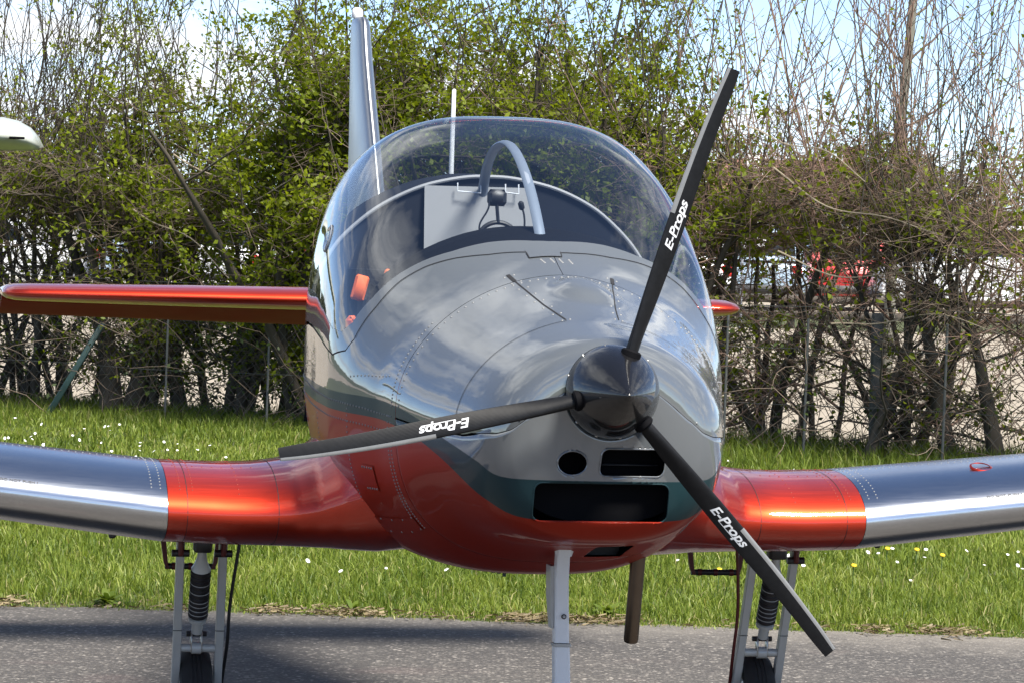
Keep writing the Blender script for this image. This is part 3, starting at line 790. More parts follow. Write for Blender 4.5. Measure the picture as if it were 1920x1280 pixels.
# ------------------------------------------------------------------ leaning bare tree beyond the hedge
bt = empty('bare_tree', (3.35, 38.0, 0)); tag(bt, 'slender bare tree with a straight leaning trunk above the hedge on the right', 'tree')
tr = np.array([[[.20, 0, 0], [.23, 0, 1.5], [.27, 0, 2.6], [.33, 0, 3.4], [.40, .02, 4.6], [.44, .05, 6.2]]]); V, Q = tubes(tr, np.array([[.055, .052, .048, .044, .036, .02]]), 10); raw_mesh('trunk', V, [Q], bark('mossy_bark', (.10, .10, .08), (.22, .21, .17)), bt, smooth=True)
r = np.random.default_rng(9); s_, _ = pick(r, tr, 26, .35, 1.0); an = r.random(26) * 2 * PI
P, R_ = grow(r, s_, np.stack([np.cos(an), np.sin(an), .9 + 0 * an], 1), .6 + r.random(26), 8, .14, .013, .003, .05); V, Q = tubes(P, R_, 4); raw_mesh('branches', V, [Q], m_twig, bt, smooth=True)
s_, _ = pick(r, P, 160, .1, 1.0); an = r.random(160) * 2 * PI
P, R_ = grow(r, s_, np.stack([np.cos(an), np.sin(an), .6 + 0 * an], 1), .2 + .4 * r.random(160), 6, .2, .005, .002); V, Q = tubes(P, R_, 3); raw_mesh('twigs', V, [Q], m_twig, bt, smooth=True)['kind'] = 'stuff'

# ================================================================== BEYOND THE HEDGE
def car_paint(name, col): return plain(name, col, .3, .1, .03, 3, coat=.8)
m_win = plain('car_glass', (.012, .016, .020), .08, 0, .05); m_tail = plain('tail_light_red', (.55, .02, .015), .25); m_bump = plain('car_trim', (.03, .03, .032), .6); m_rim = plain('alloy_rim', (.40, .40, .41), .35, .8)
def car(loc, rz, mat, label, L_=4.2, W_=1.74, H_=1.48, boxy=0.0, cat='car', name='parked_car'):
    """hatchback: rounded body loft along its length (local x), cabin on top"""
    o = empty(name, loc, rz); tag(o, label, cat, 'vehicles parked beyond the hedge')
    def sec(x, w, z0, z1, r_=.10): 
        return np.array([(x, yy, zz) for yy, zz in ((w - r_, z0), (w, z0 + r_), (w, z1 - r_), (w - r_ * 1.4, z1), (-w + r_ * 1.4, z1), (-w, z1 - r_), (-w, z0 + r_), (-w + r_, z0))])
    h = L_ / 2; w = W_ / 2; sh = H_ * .62
    prof = [(-h, w * .80, .42, sh * .80), (-h + .12, w * .93, .30, sh * .94), (-h + .5, w, .24, sh), (0, w, .22, sh + .02), (h - .9, w, .24, sh - .01), (h - .35, w * .95, .26, sh * .90), (h - .06, w * .82, .32, sh * .72), (h, w * .70, .40, sh * .60)]
    MB().loft([sec(*p) for p in prof]).build('car_body', mat, o, sharp=35)
    x0, x1, x2, x3 = -h + .12 - .05 * boxy, -h + .55 - .35 * boxy, h * .18 + .4 * boxy, h * .50 + .3 * boxy
    wt = w * .76 + w * .12 * boxy
    cab = [np.array([(x, yy, zz) for x, yy, zz in ((x0, -w * .9, sh), (x3, -w * .9, sh), (x3, w * .9, sh), (x0, w * .9, sh))]), np.array([(x1, -wt, H_), (x2, -wt, H_), (x2, wt, H_), (x1, wt, H_)])]
    def lerp(i, f_): return cab[0][i] * (1 - f_) + cab[1][i] * f_
    MB().loft([cab[0], [lerp(i, .96) for i in range(4)], cab[0].mean(0) * 0 + np.array([cab[1][i] * [.97, .94, 1] for i in range(4)])]).build('cabin', mat, o, sharp=30)
    def pane(i, j, f0, f1, u0, u1, nm):
        a0_, a1_ = lerp(i, f0), lerp(j, f0); b0_, b1_ = lerp(i, f1), lerp(j, f1)
        q = np.array([a0_ + (a1_ - a0_) * u0, a0_ + (a1_ - a0_) * u1, b0_ + (b1_ - b0_) * u1, b0_ + (b1_ - b0_) * u0])
        nrm = np.cross(q[1] - q[0], q[3] - q[0]); nrm /= np.linalg.norm(nrm); c_ = (cab[0].mean(0) + cab[1].mean(0)) / 2
        if nrm @ (q.mean(0) - c_) < 0: nrm = -nrm
        MB().loft([q - nrm * .004, q + nrm * .008]).build(nm, m_win, o, smooth=False)
    for i, j in ((0, 1), (3, 2)):
        pane(i, j, .12, .86, .08, .46, 'side_window'); pane(i, j, .12, .86, .50, .88, 'side_window')
    pane(1, 2, .08, .90, .06, .94, 'windscreen'); pane(0, 3, .15, .88, .10, .90, 'rear_window')
    for xx in (-h * .62, h * .62):
        for yy in (-w + .06, w - .06):
            MB().lathe([(-.10, .20), (-.10, .29), (-.07, .315), (.07, .315), (.10, .29), (.10, .20)], (xx, yy, .315), (0, 1, 0), 20, caps=True).build('wheel', m_rubber, o)
            MB().lathe([(.0, .19), (.008, .18), (.0, .05), (.012, .03)], (xx, yy + math.copysign(.102, yy), .315), (0, math.copysign(1, yy), 0), 16, caps=True).build('wheel_rim', m_rim, o)
    for q in (-1, 1): MB().box((-h + .05, q * w * .74, sh * .80), (.10, .20, .22), bev=.03).build('tail_light', m_tail, o); MB().box((h - .10, q * w * .62, sh * .66), (.14, .30, .13), bev=.03).build('headlight', m_panel, o)
    MB().box((-h + .03, 0, .42), (.12, W_ * .84, .16), bev=.04).build('bumper', m_bump, o); MB().box((h - .03, 0, .38), (.12, W_ * .74, .16), bev=.04).build('bumper', m_bump, o)
    return o
pw = car_paint('white_car_paint', (.78, .79, .80)); prd = car_paint('red_car_paint', (.46, .018, .02)); pbl = car_paint('pale_blue_car_paint', (.36, .46, .56)); psv = car_paint('silver_car_paint', (.48, .49, .50)); pdk = car_paint('dark_car_paint', (.03, .035, .045))
car((9.0, 75, 0), rad(186), pw, 'large white car with dark side windows behind the right end of the hedge', 4.7, 1.85, 1.72, .6)
car((6.3, 79, 0), rad(95), prd, 'red car parked left of the large white car on the right')
car((4.85, 77, 0), rad(84), pbl, 'pale blue car behind the hedge just right of the canopy', H_=1.55)
car((3.2, 76, 0), rad(92), pw, 'white car with red tail lights partly hidden by the canopy', H_=1.5)
car((12.6, 78, 0), rad(92), psv, 'silver car at the far right edge beyond the white car')
car((-3.3, 74, 0), rad(96), prd, 'red car glimpsed between hedge and canopy on the left')
car((-5.2, 74, 0), rad(88), pw, 'white car behind the leafy hedge above the inner tailplane')
car((-7.0, 75, 0), rad(93), pbl, 'pale blue car behind the hedge above the middle of the tailplane', H_=1.55)
car((-9.6, 74, 0), rad(4), pw, 'white car side-on behind the outer end of the tailplane', 4.4)
# white motorhome on the far left
mh = empty('motorhome', (-11.4, 92, 0), rad(3)); tag(mh, 'tall white motorhome beyond the hedge at far left', 'motorhome')
MB().box((0, 0, 1.65), (6.2, 2.2, 2.3), bev=.18).build('living_box', pw, mh); MB().box((3.5, 0, 1.15), (1.6, 2.0, 1.5), bev=.3).build('cab', pw, mh)
for x_ in (-1.9, .3, 1.9): MB().box((x_, -1.11, 1.95), (1.0, .04, .55), bev=.015).build('side_window', m_win, mh)
MB().box((0, -1.11, 1.25), (6.0, .03, .14), bev=.01).build('side_stripe', m_bump, mh)
for x_ in (-1.9, 2.9):
    for y_ in (-.95, .95): MB().lathe([(-.11, .2), (-.11, .32), (.11, .32), (.11, .2)], (x_, y_, .34), (0, 1, 0), 18, caps=True).build('wheel', m_rubber, mh)
# white banner flag
bf = empty('banner_flag', (3.68, 62, 0)); tag(bf, 'tall white banner standing beyond the hedge right of the propeller', 'banner')
MB().tube([(-.16, 0, 0), (-.16, 0, 2.75)], .02, 8).build('pole', m_rim, bf)
zz_ = np.linspace(1.25, 2.7, 12); MB().grid(np.array([[(-.14 + f_ * .34, .03 * math.sin(z_ * 4 + f_ * 3), z_) for f_ in np.linspace(0, 1, 6)] for z_ in zz_])).build('banner_cloth', plain('banner_white', (.82, .82, .82), .7, 0, .03), bf)
# post-and-rail fences at the edge of the gravel
for x0, x1, lb, mt in ((2.2, 15, 'low dark timber rail fence edging the gravel on the right', bark('weathered_rail', (.05, .042, .034), (.12, .10, .08))), (-15, -2.0, 'low pale timber rail fence edging the gravel on the left', plain('pale_rail', (.55, .53, .48), .7, 0, .15))):
    rf = empty('rail_fence', (x0, 63.5, 0)); tag(rf, lb, 'fence')
    for k in range(int((x1 - x0) / 2.2) + 1): MB().box((k * 2.2, 0, .30), (.12, .12, .62), bev=.02).build('fence_post', mt, rf)
    for z_ in (.22, .46): MB().box(((x1 - x0) / 2, -.07, z_), (x1 - x0, .05, .12), bev=.012).build('rail', mt, rf)
# far house and far wood
hs_ = empty('house', (9.6, 135, 0), rad(-8)); hs_.scale = (.75, .75, .58); tag(hs_, 'distant white house with a tiled roof seen through bare twigs on the right', 'house')
MB().box((0, 0, 2.3), (7, 6, 4.6)).build('wall', plain('white_render', (.72, .70, .66), .85), hs_, smooth=False)
MB().loft([np.array([(-3.8, -3.4, 4.55), (-3.8, 3.4, 4.55), (-3.8, 0, 6.6)]), np.array([(3.8, -3.4, 4.55), (3.8, 3.4, 4.55), (3.8, 0, 6.6)])]).build('roof', plain('roof_tile', (.20, .10, .07), .8), hs_, smooth=False)
MB().box((2.2, .4, 6.7), (.8, .6, 1.5)).build('chimney', plain('chimney_brick', (.25, .12, .09), .85), hs_, smooth=False)
for x_ in (-2.1, 0, 2.1):
    for z_ in (1.3, 3.5): MB().box((x_, -3.02, z_), (1.0, .06, 1.1)).build('window', m_win, hs_, smooth=False)
r = np.random.default_rng(55); n = 26000
X = r.random(n) * 110 - 55; top = 1.9 + .7 * np.sin(X * .35) + .4 * np.sin(X * .83 + 1) + .5 * np.sin(X * 2.1)
C_ = np.stack([X, 150 + r.normal(0, 3, n), np.abs(r.random(n)) ** .8 * top], 1)
o_ = leaves('far_wood', C_, np.full(n, .75), r, leaf_mat('far_foliage', (.03, .038, .018), (.075, .085, .035), .3), r.random(n), None)
tag(o_, 'low far wood closing the view beyond the car park', 'wood', kind='stuff')

# ------------------------------------------------------------------ wing tip of the neighbouring aircraft, upper left
na = empty('neighbouring_aircraft', (-2.38, 20, 1.96), rad(4)); tag(na, 'white high-wing aircraft at the left edge, only its drooped wing tip in view', 'aircraft')
def tip_sec(x, c, th, z, dy): 
    t = np.linspace(-1, 1, 41); u = t * t; yt = th * 5 * (.2969 * np.abs(t) - .126 * u - .3516 * u ** 2 + .2843 * u ** 3 - .1015 * u ** 4)
    return np.stack([np.full(41, x), dy + u * c, z + np.where(t > 0, 1.15, .85) * np.sign(t) * yt], -1)
m_nw = plain('grass_tinted_white_wing', (.44, .46, .40), .35, 0, .18, 14, coat=.4)  # white wing; grass mirrored in its underside is put into the grey-green colour
MB().loft([tip_sec(-5.0, 1.5, .18, .0, -.5), tip_sec(-2.2, 1.45, .175, .0, -.48), tip_sec(-.18, 1.35, .165, .0, -.45)]).build('wing', m_nw, na, sharp=50)
MB().loft([tip_sec(-.178, 1.35, .166, .0, -.45), tip_sec(-.10, 1.28, .150, -.006, -.42), tip_sec(-.04, 1.1, .115, -.018, -.36), tip_sec(-.01, .9, .075, -.030, -.28), tip_sec(.004, .6, .030, -.038, -.15)]).build('wing_tip', m_nw, na, sharp=50)
MB().lathe([(0, .018), (.012, .017), (.02, .011), (.024, .002)], (-.035, -.27, -.020), (.6, -.8, 0), 16).build('navigation_light', m_tail, na)
MB().box((-.085, -.43, -.012), (.075, .03, .012), bev=.003).build('light_recess', m_black, na)
# ================================================================== THE AIRCRAFT
PLANE_LOC = (0.265, 10.0, 0.0)
PLANE_RZ = rad(9.5)
plane = empty('light_aircraft', PLANE_LOC, PLANE_RZ)
tag(plane, 'low-wing propeller aircraft with grey and red fuselage and polished wings, nose towards us', 'aircraft')
HZ = 1.194                                   # propeller axis height

# ---- canopy outline on the skin: station of the front seam for an angle, sill angle further back
SEAM_A = np.array([0, .14, .37, .55, .70, .87, 1.07, 1.31, 1.40, 1.475, 1.495, 1.51])
SEAM_S = np.array([.972, .984, 1.022, 1.070, 1.102, 1.127, 1.142, 1.182, 1.225, 1.33, 1.50, 2.15])
REAR_A = np.array([1.51, 1.48, 1.2, .8, .4, 0]); REAR_S = np.array([2.15, 2.40, 2.56, 2.62, 2.65, 2.66])
BS = np.concatenate([SEAM_S, REAR_S[1:]]); BA = np.concatenate([SEAM_A, REAR_A[1:]])
GA_ = np.array([0, .09, .33, .53, .67, .86, 1.06, 1.25, 1.34, 1.385, 1.40, 1.41, 1.38, 1.15, .75, .4, 0])
GS_ = np.array([1.044, 1.048, 1.078, 1.098, 1.122, 1.152, 1.180, 1.225, 1.275, 1.36, 1.50, 2.15, 2.36, 2.48, 2.55, 2.585, 2.595])
def ab(s): return np.interp(s, BS, BA)
def ag(s): return np.where((s < GS_[0]) | (s > GS_[-1]), 0.0, np.interp(s, GS_, GA_))
def dense(ss, k=4):
    out = []
    for a_, b_ in zip(ss[:-1], ss[1:]): out.extend(np.linspace(a_, b_, k, endpoint=False))
    return np.array(out + [ss[-1]])
SEAM_COLS = np.unique(np.round(np.concatenate([dense(BS, 6), np.linspace(1.2, 2.6, 50)]), 5))

def skin_grid(ss, a0, a1, nv, off=0.0):
    """surface patch between angles a0(s) and a1(s)"""
    v = np.linspace(0, 1, nv)
    A = np.asarray(a0)[:, None] * (1 - v) + np.asarray(a1)[:, None] * v
    return oml(np.asarray(ss)[:, None], A, off)
def skin_n(s, a):
    e = 1e-4
    p = oml(s, a); n = np.cross(oml(s + e, a) - p, oml(s, a + e) - p)
    n = n / (np.linalg.norm(n, axis=-1, keepdims=True) + 1e-12)
    c = np.stack([np.zeros_like(p[..., 0]), p[..., 1], np.full_like(p[..., 2], 1.1)], -1)
    sg = np.sign(((p - c) * n).sum(-1, keepdims=True))
    return n * np.where(sg == 0, 1, sg)

# ---- cowling: lower half (thick shell with cut intakes) and upper half
SPL_S = np.array([.074, .095, .30, .55, .797]); SPL_A = np.array([1.60, 1.545, 1.585, 1.60, 1.60])
cs = np.concatenate([np.linspace(.074, .115, 46), np.linspace(.118, .20, 26), np.linspace(.215, .797, 54)])
spl = np.interp(cs, SPL_S, SPL_A)
# the seam runs level across to the other side, so one angle serves both
up = MB().grid(skin_grid(cs, -spl + .004, spl - .004, 120))
upper = up.build('upper_cowling', m_paint, plane, sharp=0)
lo = MB().grid(skin_grid(cs, spl + .004, 2 * PI - spl - .004, 150))
lower = lo.build('lower_cowling', [m_paint, m_black], plane, sharp=0)
sol = lower.modifiers.new('thickness', 'SOLIDIFY'); sol.thickness = .012; sol.offset = -1
# make sure the shell grows inwards
_n = lower.data.polygons[len(lower.data.polygons) // 2]
if _n.normal.dot(_n.center - Vector((0, _n.center.y, 1.1))) < 0: lower.data.flip_normals()
_n = upper.data.polygons[len(upper.data.polygons) // 2]
if _n.normal.dot(_n.center - Vector((0, _n.center.y, 1.1))) < 0: upper.data.flip_normals()
def rounded(x0, x1, z0, z1, r, y, k=5, skew=0.0):
    pts = []
    for (cx_, cz_, a_) in ((x1 - r, z1 - r, 0), (x0 + r, z1 - r, PI / 2), (x0 + r, z0 + r, PI), (x1 - r, z0 + r, 1.5 * PI)):
        for i in range(k + 1):
            t = a_ + PI / 2 * i / k; pts.append((cx_ + r * math.cos(t) + skew * (cz_ + r * math.sin(t) - z0), y, cz_ + r * math.sin(t)))
    return np.array(pts)
cutters = []
INTAKES = [rounded(-.186, .160, .862, .962, .022, 0), rounded(-.026, .142, .980, 1.050, .018, 0, skew=.10),
           np.array([(-.093 + .038 * math.cos(t), 0, 1.012 + .031 * math.sin(t)) for t in np.arange(24) * 2 * PI / 24])]
for lp in INTAKES:
    k = MB().loft([lp + [0, -.05, 0], lp + [0, .26, 0]])
    cutters.append(k.build('cutter', m_black, plane, smooth=False))
ol = rounded(.060, .168, .722, .762, .004, 0, skew=.30)
cutters.append(MB().loft([ol + [0, .42, 0], ol + [0, .90, 0]]).build('cutter', m_black, plane, smooth=False))
for c_ in cutters:
    b_ = lower.modifiers.new('cut', 'BOOLEAN'); b_.object = c_; b_.operation = 'DIFFERENCE'; b_.solver = 'EXACT'
dg = bpy.context.evaluated_depsgraph_get(); dg.update()
me2 = bpy.data.meshes.new_from_object(lower.evaluated_get(dg))
lower.modifiers.clear(); lower.data = me2
for c_ in cutters: bpy.data.objects.remove(c_)
# dark ducts behind the openings
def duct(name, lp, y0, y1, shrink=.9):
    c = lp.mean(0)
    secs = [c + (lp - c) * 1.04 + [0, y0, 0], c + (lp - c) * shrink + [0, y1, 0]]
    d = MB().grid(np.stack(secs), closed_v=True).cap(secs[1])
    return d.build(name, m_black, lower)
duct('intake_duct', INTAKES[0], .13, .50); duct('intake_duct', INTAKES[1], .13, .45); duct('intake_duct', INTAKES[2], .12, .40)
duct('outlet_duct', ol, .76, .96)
# black shell added inside the cowling, so that nothing pale shows through the openings
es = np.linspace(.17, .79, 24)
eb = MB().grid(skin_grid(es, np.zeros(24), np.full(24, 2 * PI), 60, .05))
eb.cap(oml(np.full(40, .17), np.linspace(0, 2 * PI, 40, endpoint=False), .05)); eb.build('black_bay_shell', m_black, lower)
# intake lips: a thin rolled edge lying on the skin
lower_bvh = BVHTree.FromObject(lower, bpy.context.evaluated_depsgraph_get())
nose_pts = skin_grid(cs, np.full(len(cs), 0.0), np.full(len(cs), 2 * PI), 240)
def on_nose(x, z):
    """station of the front skin for a lateral place and height"""
    lo_, hi_ = .074, .8
    for _ in range(40):
        m_ = (lo_ + hi_) / 2
        w, zt, zb, zc, n1_, n2_ = par(m_)
        n_ = n1_ if z > zc else n2_; h_ = (zt - zc) if z > zc else (zc - zb)
        inside = abs(x / w) ** n_ + abs((z - zc) / h_) ** n_ < 1
        if inside: hi_ = m_
        else: lo_ = m_
    return hi_
for lp in INTAKES:
    ring = np.array([(p[0], on_nose(p[0], p[2]) - .0005, p[2]) for p in lp]); ring = np.vstack([ring, ring[:2]])
    MB().tube(ring, .0022, 6, caps=False).build('intake_lip', m_paint, lower)
# splitter vane in the rectangular intake
MB().box((.06, .20, 1.005), (.16, .10, .004), bev=.001).build('intake_vane', m_blacksat, lower)

# ---- fuselage behind the firewall
fs = np.unique(np.concatenate([np.linspace(.800, .97, 12), SEAM_COLS[(SEAM_COLS > .97) & (SEAM_COLS < 2.66)], np.linspace(2.66, 5.25, 44)]))
fa = ab(fs); fa = np.where((fs < BS[0]) | (fs > BS[-1]), 0.0, fa)
body = MB().grid(skin_grid(fs, fa + .003, 2 * PI - fa - .003, 200))
body.cap(oml(np.full(60, 5.25), np.linspace(0, 2 * PI, 60, endpoint=False)))
fuselage = body.build('fuselage', m_paint, plane, sharp=0)
# firewall, liner, floor
fwl = oml(np.full(90, .803), np.linspace(0, 2 * PI, 90, endpoint=False), .004)
MB().cap(fwl).build('firewall', m_blacksat, fuselage)
ls = np.linspace(1.02, 2.45, 50)
MB().grid(skin_grid(ls, np.full(50, 1.56), np.full(50, 2 * PI - 1.56), 60, .014)).build('cabin_lining', m_liner, fuselage)

# ---- canopy
gs = np.unique(np.concatenate([dense(GS_, 5), np.linspace(1.1, 2.55, 60)])); gs = gs[(gs >= GS_[0]) & (gs <= GS_[-1])]
canopy = MB().grid(skin_grid(gs, -ag(gs), ag(gs), 110, 0.0)).build('canopy', m_glass, plane, sharp=0)
fcols = np.unique(np.concatenate([SEAM_COLS, gs])); fcols = fcols[(fcols >= BS[0]) & (fcols <= BS[-1])]
fr = MB()
for sg in (1, -1):
    fr.grid(skin_grid(fcols, sg * ag(fcols), sg * np.maximum(ab(fcols) - .004, ag(fcols) + 1e-4), 14, -.0008), flip=sg < 0)
frame = fr.build('canopy_frame', m_paint, canopy, sharp=0)
# thickness edge of the acrylic as a pale line just inside the glass
for off, rr, nm in ((.006, .0022, 'canopy_seal'),):
    an = np.linspace(-1.38, 1.38, 90)
    fsx = np.interp(np.abs(an), GA_[:10], GS_[:10])
    MB().tube(oml(fsx + .004, an, off), rr, 6).build(nm, m_blacksat, canopy)
# hinge tab at the top of the frame
tb = MB().grid(skin_grid(np.linspace(.945, 1.0, 6), np.full(6, -.165), np.full(6, .055), 10, -.0022))
tab = tb.build('hinge_tab', m_paint, frame, sharp=0)
# round fresh-air vent on the starboard glass
q = oml(1.72, -1.17); nq = skin_n(1.72, -1.17)
MB().lathe([(.0, .001), (.004, .030), (.006, .034), (.003, .037), (.001, .038)], q, nq, 28).build('air_vent', glass_mat('vent_acrylic', (.7, .73, .76), .06, 1.6, .12), canopy)
MB().lathe([(.0005, .036), (.003, .039), (.0005, .042)], q, nq, 28).build('vent_ring', m_panel, canopy)

# ---- seams of the nose as narrow dark ribbons with rivets beside them
def ribbon(mb, S, A, wid, off=-.0012):
    S = np.asarray(S, float); A = np.asarray(A, float)
    P = oml(S, A, off); t = np.gradient(P, axis=0); n = skin_n(S, A)
    b = np.cross(n, t); b /= np.linalg.norm(b, axis=1)[:, None] + 1e-12
    mb.grid(np.stack([P - b * wid / 2, P + n * .0004, P + b * wid / 2]))
def interp_line(pts, k=30):
    pts = np.asarray(pts, float); t = np.linspace(0, len(pts) - 1, k); i = np.arange(len(pts))
    return np.interp(t, i, pts[:, 0]), np.interp(t, i, pts[:, 1])
sm = MB()
sA = np.linspace(-1.45, -.209, 50); ribbon(sm, np.full(50, .355), sA, .0028)
sA = np.linspace(.23, 1.45, 50); ribbon(sm, np.interp(sA, [.23, .43, .76, 1.05, 1.45], [.36, .355, .36, .37, .39]), sA, .0028)
HL = [(.851, -.340), (.71, -.305), (.544, -.271), (.366, -.209)]; HR = [(.845, .349), (.611, .288), (.384, .227)]
ribbon(sm, *interp_line(HL), .0040); ribbon(sm, *interp_line(HR), .0030)
sm.build('panel_seam', m_seam, upper)
for (s0_, a0_), (s1_, a1_) in (((.862, -.343), (.80, -.328)), ((.855, .351), (.80, .340))):
    g = MB(); ribbon(g, *interp_line([(s0_, a0_), (s1_, a1_)], 8), .011); g.build('hinge_slot', m_seam, fuselage)
# thin split line between the canopy frame's two layers (with the tab cut-out)
sm = MB()
aa = np.concatenate([np.linspace(-1.30, -.165, 40)]); ribbon(sm, np.interp(np.abs(aa), SEAM_A, SEAM_S) - .002, aa, .003, -.002)
aa = np.linspace(.055, 1.30, 40); ribbon(sm, np.interp(np.abs(aa), SEAM_A, SEAM_S) - .002, aa, .003, -.002)
ribbon(sm, *interp_line([(.982, -.165), (.944, -.165), (.944, .055), (.976, .055)], 40), .003, -.0030)
sm.build('frame_seam', m_seam, frame)

def rivets(name, pts, nrm, r, mat, parent):
    """low domes, joined: far too many to pick apart"""
    pts = np.asarray(pts, float); nrm = np.asarray(nrm, float)
    nrm = nrm / np.linalg.norm(nrm, axis=1)[:, None]
    ref = np.where(np.abs(nrm[:, 2:3]) < .9, np.array([[0, 0, 1.0]]), np.array([[1.0, 0, 0]]))
    u = np.cross(ref, nrm); u /= np.linalg.norm(u, axis=1)[:, None]; w = np.cross(nrm, u)
    k = 7; an = np.arange(k) * 2 * PI / k; V = []; n = len(pts)
    for rr, h in ((r, 0), (r * .72, r * .42)):
        V.append(pts[:, None] + rr * (np.cos(an)[None, :, None] * u[:, None] + np.sin(an)[None, :, None] * w[:, None]) + nrm[:, None] * h)
    V = np.concatenate(V + [pts[:, None] + nrm[:, None] * r * .55], 1)
    base = (np.arange(n) * (2 * k + 1))[:, None, None]
    i = np.arange(k); j = (i + 1) % k
    Q = base + np.stack([i, j, j + k, i + k], 1)[None]; T = base + np.stack([i + k, j + k, np.full(k, 2 * k)], 1)[None]
    o = raw_mesh(name, V.reshape(-1, 3), [Q.reshape(-1, 4), T.reshape(-1, 3)], mat, parent, smooth=True)
    return tag(o, kind='stuff')
RP, RN = [], []
def rivet_line(S, A, k):
    s_, a_ = interp_line(list(zip(S, A)), k); RP.extend(oml(s_, a_)); RN.extend(skin_n(s_, a_))
rivet_line([.775] * 20, np.linspace(-1.55, 1.55, 20), 58)
rivet_line([.835] * 8, np.linspace(-1.57, -.9, 8), 22); rivet_line([.835] * 8, np.linspace(.9, 1.57, 8), 22)
for da in (-.03, .03):
    rivet_line([p[0] for p in HL], [p[1] + da for p in HL], 8); rivet_line([p[0] for p in HR], [p[1] + da for p in HR], 7)
for s_ in np.linspace(.10, .34, 4):
    RP.extend(oml(s_, np.array([-1.50, 1.50]))); RN.extend(skin_n(s_, np.array([-1.50, 1.50])))
rivets('rivets', RP, RN, .0034, m_rivet, upper)
RP, RN = [], []
for sg in (-1, 1):
    for a0_ in (1.60, 1.66): rivet_line([.86, 2.3], [sg * a0_, sg * (a0_ + .02)], 70)
    for s_ in (.845, .872): rivet_line([s_, s_], [sg * 1.60, sg * 2.35], 34)
    for s_ in (1.18, 1.62, 2.05): rivet_line([s_, s_ + .02], [sg * 1.62, sg * 2.2], 26)
    rivet_line([.90, 1.16], [sg * 1.36, sg * 1.50], 12)
for k in range(4):
    rivet_line([.93, .905], [-.10 + k * .065, -.085 + k * .065], 4)
rivets('rivets', RP, RN, .0032, m_rivet, fuselage)
# small service panel and step plate low on the starboard side
for (s0_, s1_, a0_, a1_) in ((1.02, 1.11, -1.86, -2.02), (.86, 1.22, -2.22, -2.36)):
    k = MB().grid(skin_grid(np.linspace(s0_, s1_, 8), np.full(8, a0_), np.full(8, a1_), 8, -.0022)); k.build('access_panel', m_paint, fuselage)
    rp, rn = [], []
    for a_ in (a0_ - .015, a1_ + .015):
        for s_ in np.linspace(s0_ + .012, s1_ - .012, 5): rp.append(oml(s_, a_, -.0022)); rn.append(skin_n(s_, a_))
    rivets('panel_screws', rp, rn, .0035, m_rivet, fuselage)

# ---- cabin
gl_s = np.linspace(1.06, 1.42, 18)
def shelf(s, k=24):
    w, zt, zb, zc, n1_, n2_ = par(s)
    x = np.linspace(-.44, .44, k)
    z_ = 1.592 - 1.02 * np.abs(x) ** 2.15 + .02 * (s - 1.06) - .03 * (1.25 - s) / .2 * (s < 1.25)
    skin = zc + (zt - zc) * np.clip(1 - (np.abs(x) / (w - .012)) ** n1_, 0, 1) ** (1 / n1_)
    return np.stack([x, np.full(k, s), np.minimum(z_, skin - .014)], -1)
g = MB().grid(np.stack([shelf(s_) for s_ in gl_s]))
last = shelf(gl_s[-1]); dn = last.copy(); dn[:, 2] = 1.18; g.grid(np.stack([last, dn]))
glare = g.build('glareshield', m_dash, plane)
# bulkhead behind the seats with its pale edge
BW = np.array([(-.545, 1.27), (-.525, 1.40), (-.489, 1.494), (-.411, 1.591), (-.269, 1.691), (-.109, 1.738), (.0, 1.745), (.109, 1.738), (.269, 1.695), (.395, 1.605), (.480, 1.500), (.525, 1.40), (.545, 1.27)])
ti = np.linspace(0, len(BW) - 1, 80)
from_ = lambda c: np.interp(ti, np.arange(len(BW)), BW[:, c])
def smooth1(v, k=5):
    p = np.pad(v, k, mode='edge'); return np.convolve(p, np.ones(2 * k + 1) / (2 * k + 1), 'valid')
bx, bz = smooth1(from_(0), 4), smooth1(from_(1), 4)
arc = np.stack([bx, np.full(80, 2.10), bz], -1)
bot = arc.copy(); bot[:, 2] = 1.0; back = arc.copy(); back[:, 1] = 2.46; back[:, 2] += .012
for q_ in (arc, back):
    for p_ in q_:
        w_, zt_, zb_, zc_, n1_, n2_ = par(p_[1]); lim = (w_ - .016) * max(0, 1 - max(0, (p_[2] - zc_) / (zt_ - zc_)) ** n1_) ** (1 / n1_)
        p_[0] = np.clip(p_[0], -lim, lim)
b_ = MB().grid(np.stack([arc, bot])).grid(np.stack([arc, back]))
bulk = b_.build('rear_bulkhead', m_liner, plane)
MB().tube(arc + [0, -.006, 0], .0062, 8).build('bulkhead_edge', m_panel, bulk)
pz = MB(); pz.grid(np.array([[(x_, 2.085 - .10 * (1.70 - z_), z_) for x_ in np.linspace(-.197, .135, 6)] for z_ in np.linspace(1.20, 1.712, 8)]))
pz.build('trim_panel', m_panel, bulk)
for x0_, x1_ in ((-.100, -.030), (.045, .085)):
    MB().tube([(x0_, 2.068, 1.722), (x0_, 2.062, 1.697), (x1_, 2.062, 1.693), (x1_, 2.068, 1.722)], .0022, 6).build('coat_hook', m_white, bulk)
# bow over the centre line
t_ = np.linspace(0, 1, 40)
def bez(p, t):
    p = [np.asarray(k, float) for k in p]; t = np.asarray(t)[:, None]
    return (1 - t) ** 3 * p[0] + 3 * (1 - t) ** 2 * t * p[1] + 3 * (1 - t) * t * t * p[2] + t ** 3 * p[3]
b1 = bez([(-.004, 1.15, 1.57), (-.012, 1.30, 1.74), (-.020, 1.52, 1.845), (-.022, 1.72, 1.838)], t_)
b2 = bez([(-.022, 1.72, 1.838), (-.022, 1.90, 1.832), (-.021, 2.06, 1.79), (-.020, 2.10, 1.66)], t_)
MB().tube(np.vstack([b1, b2[1:]]), .0135, 10, squash=(1.15, .6)).build('centre_bow', m_bowgrey, plane)
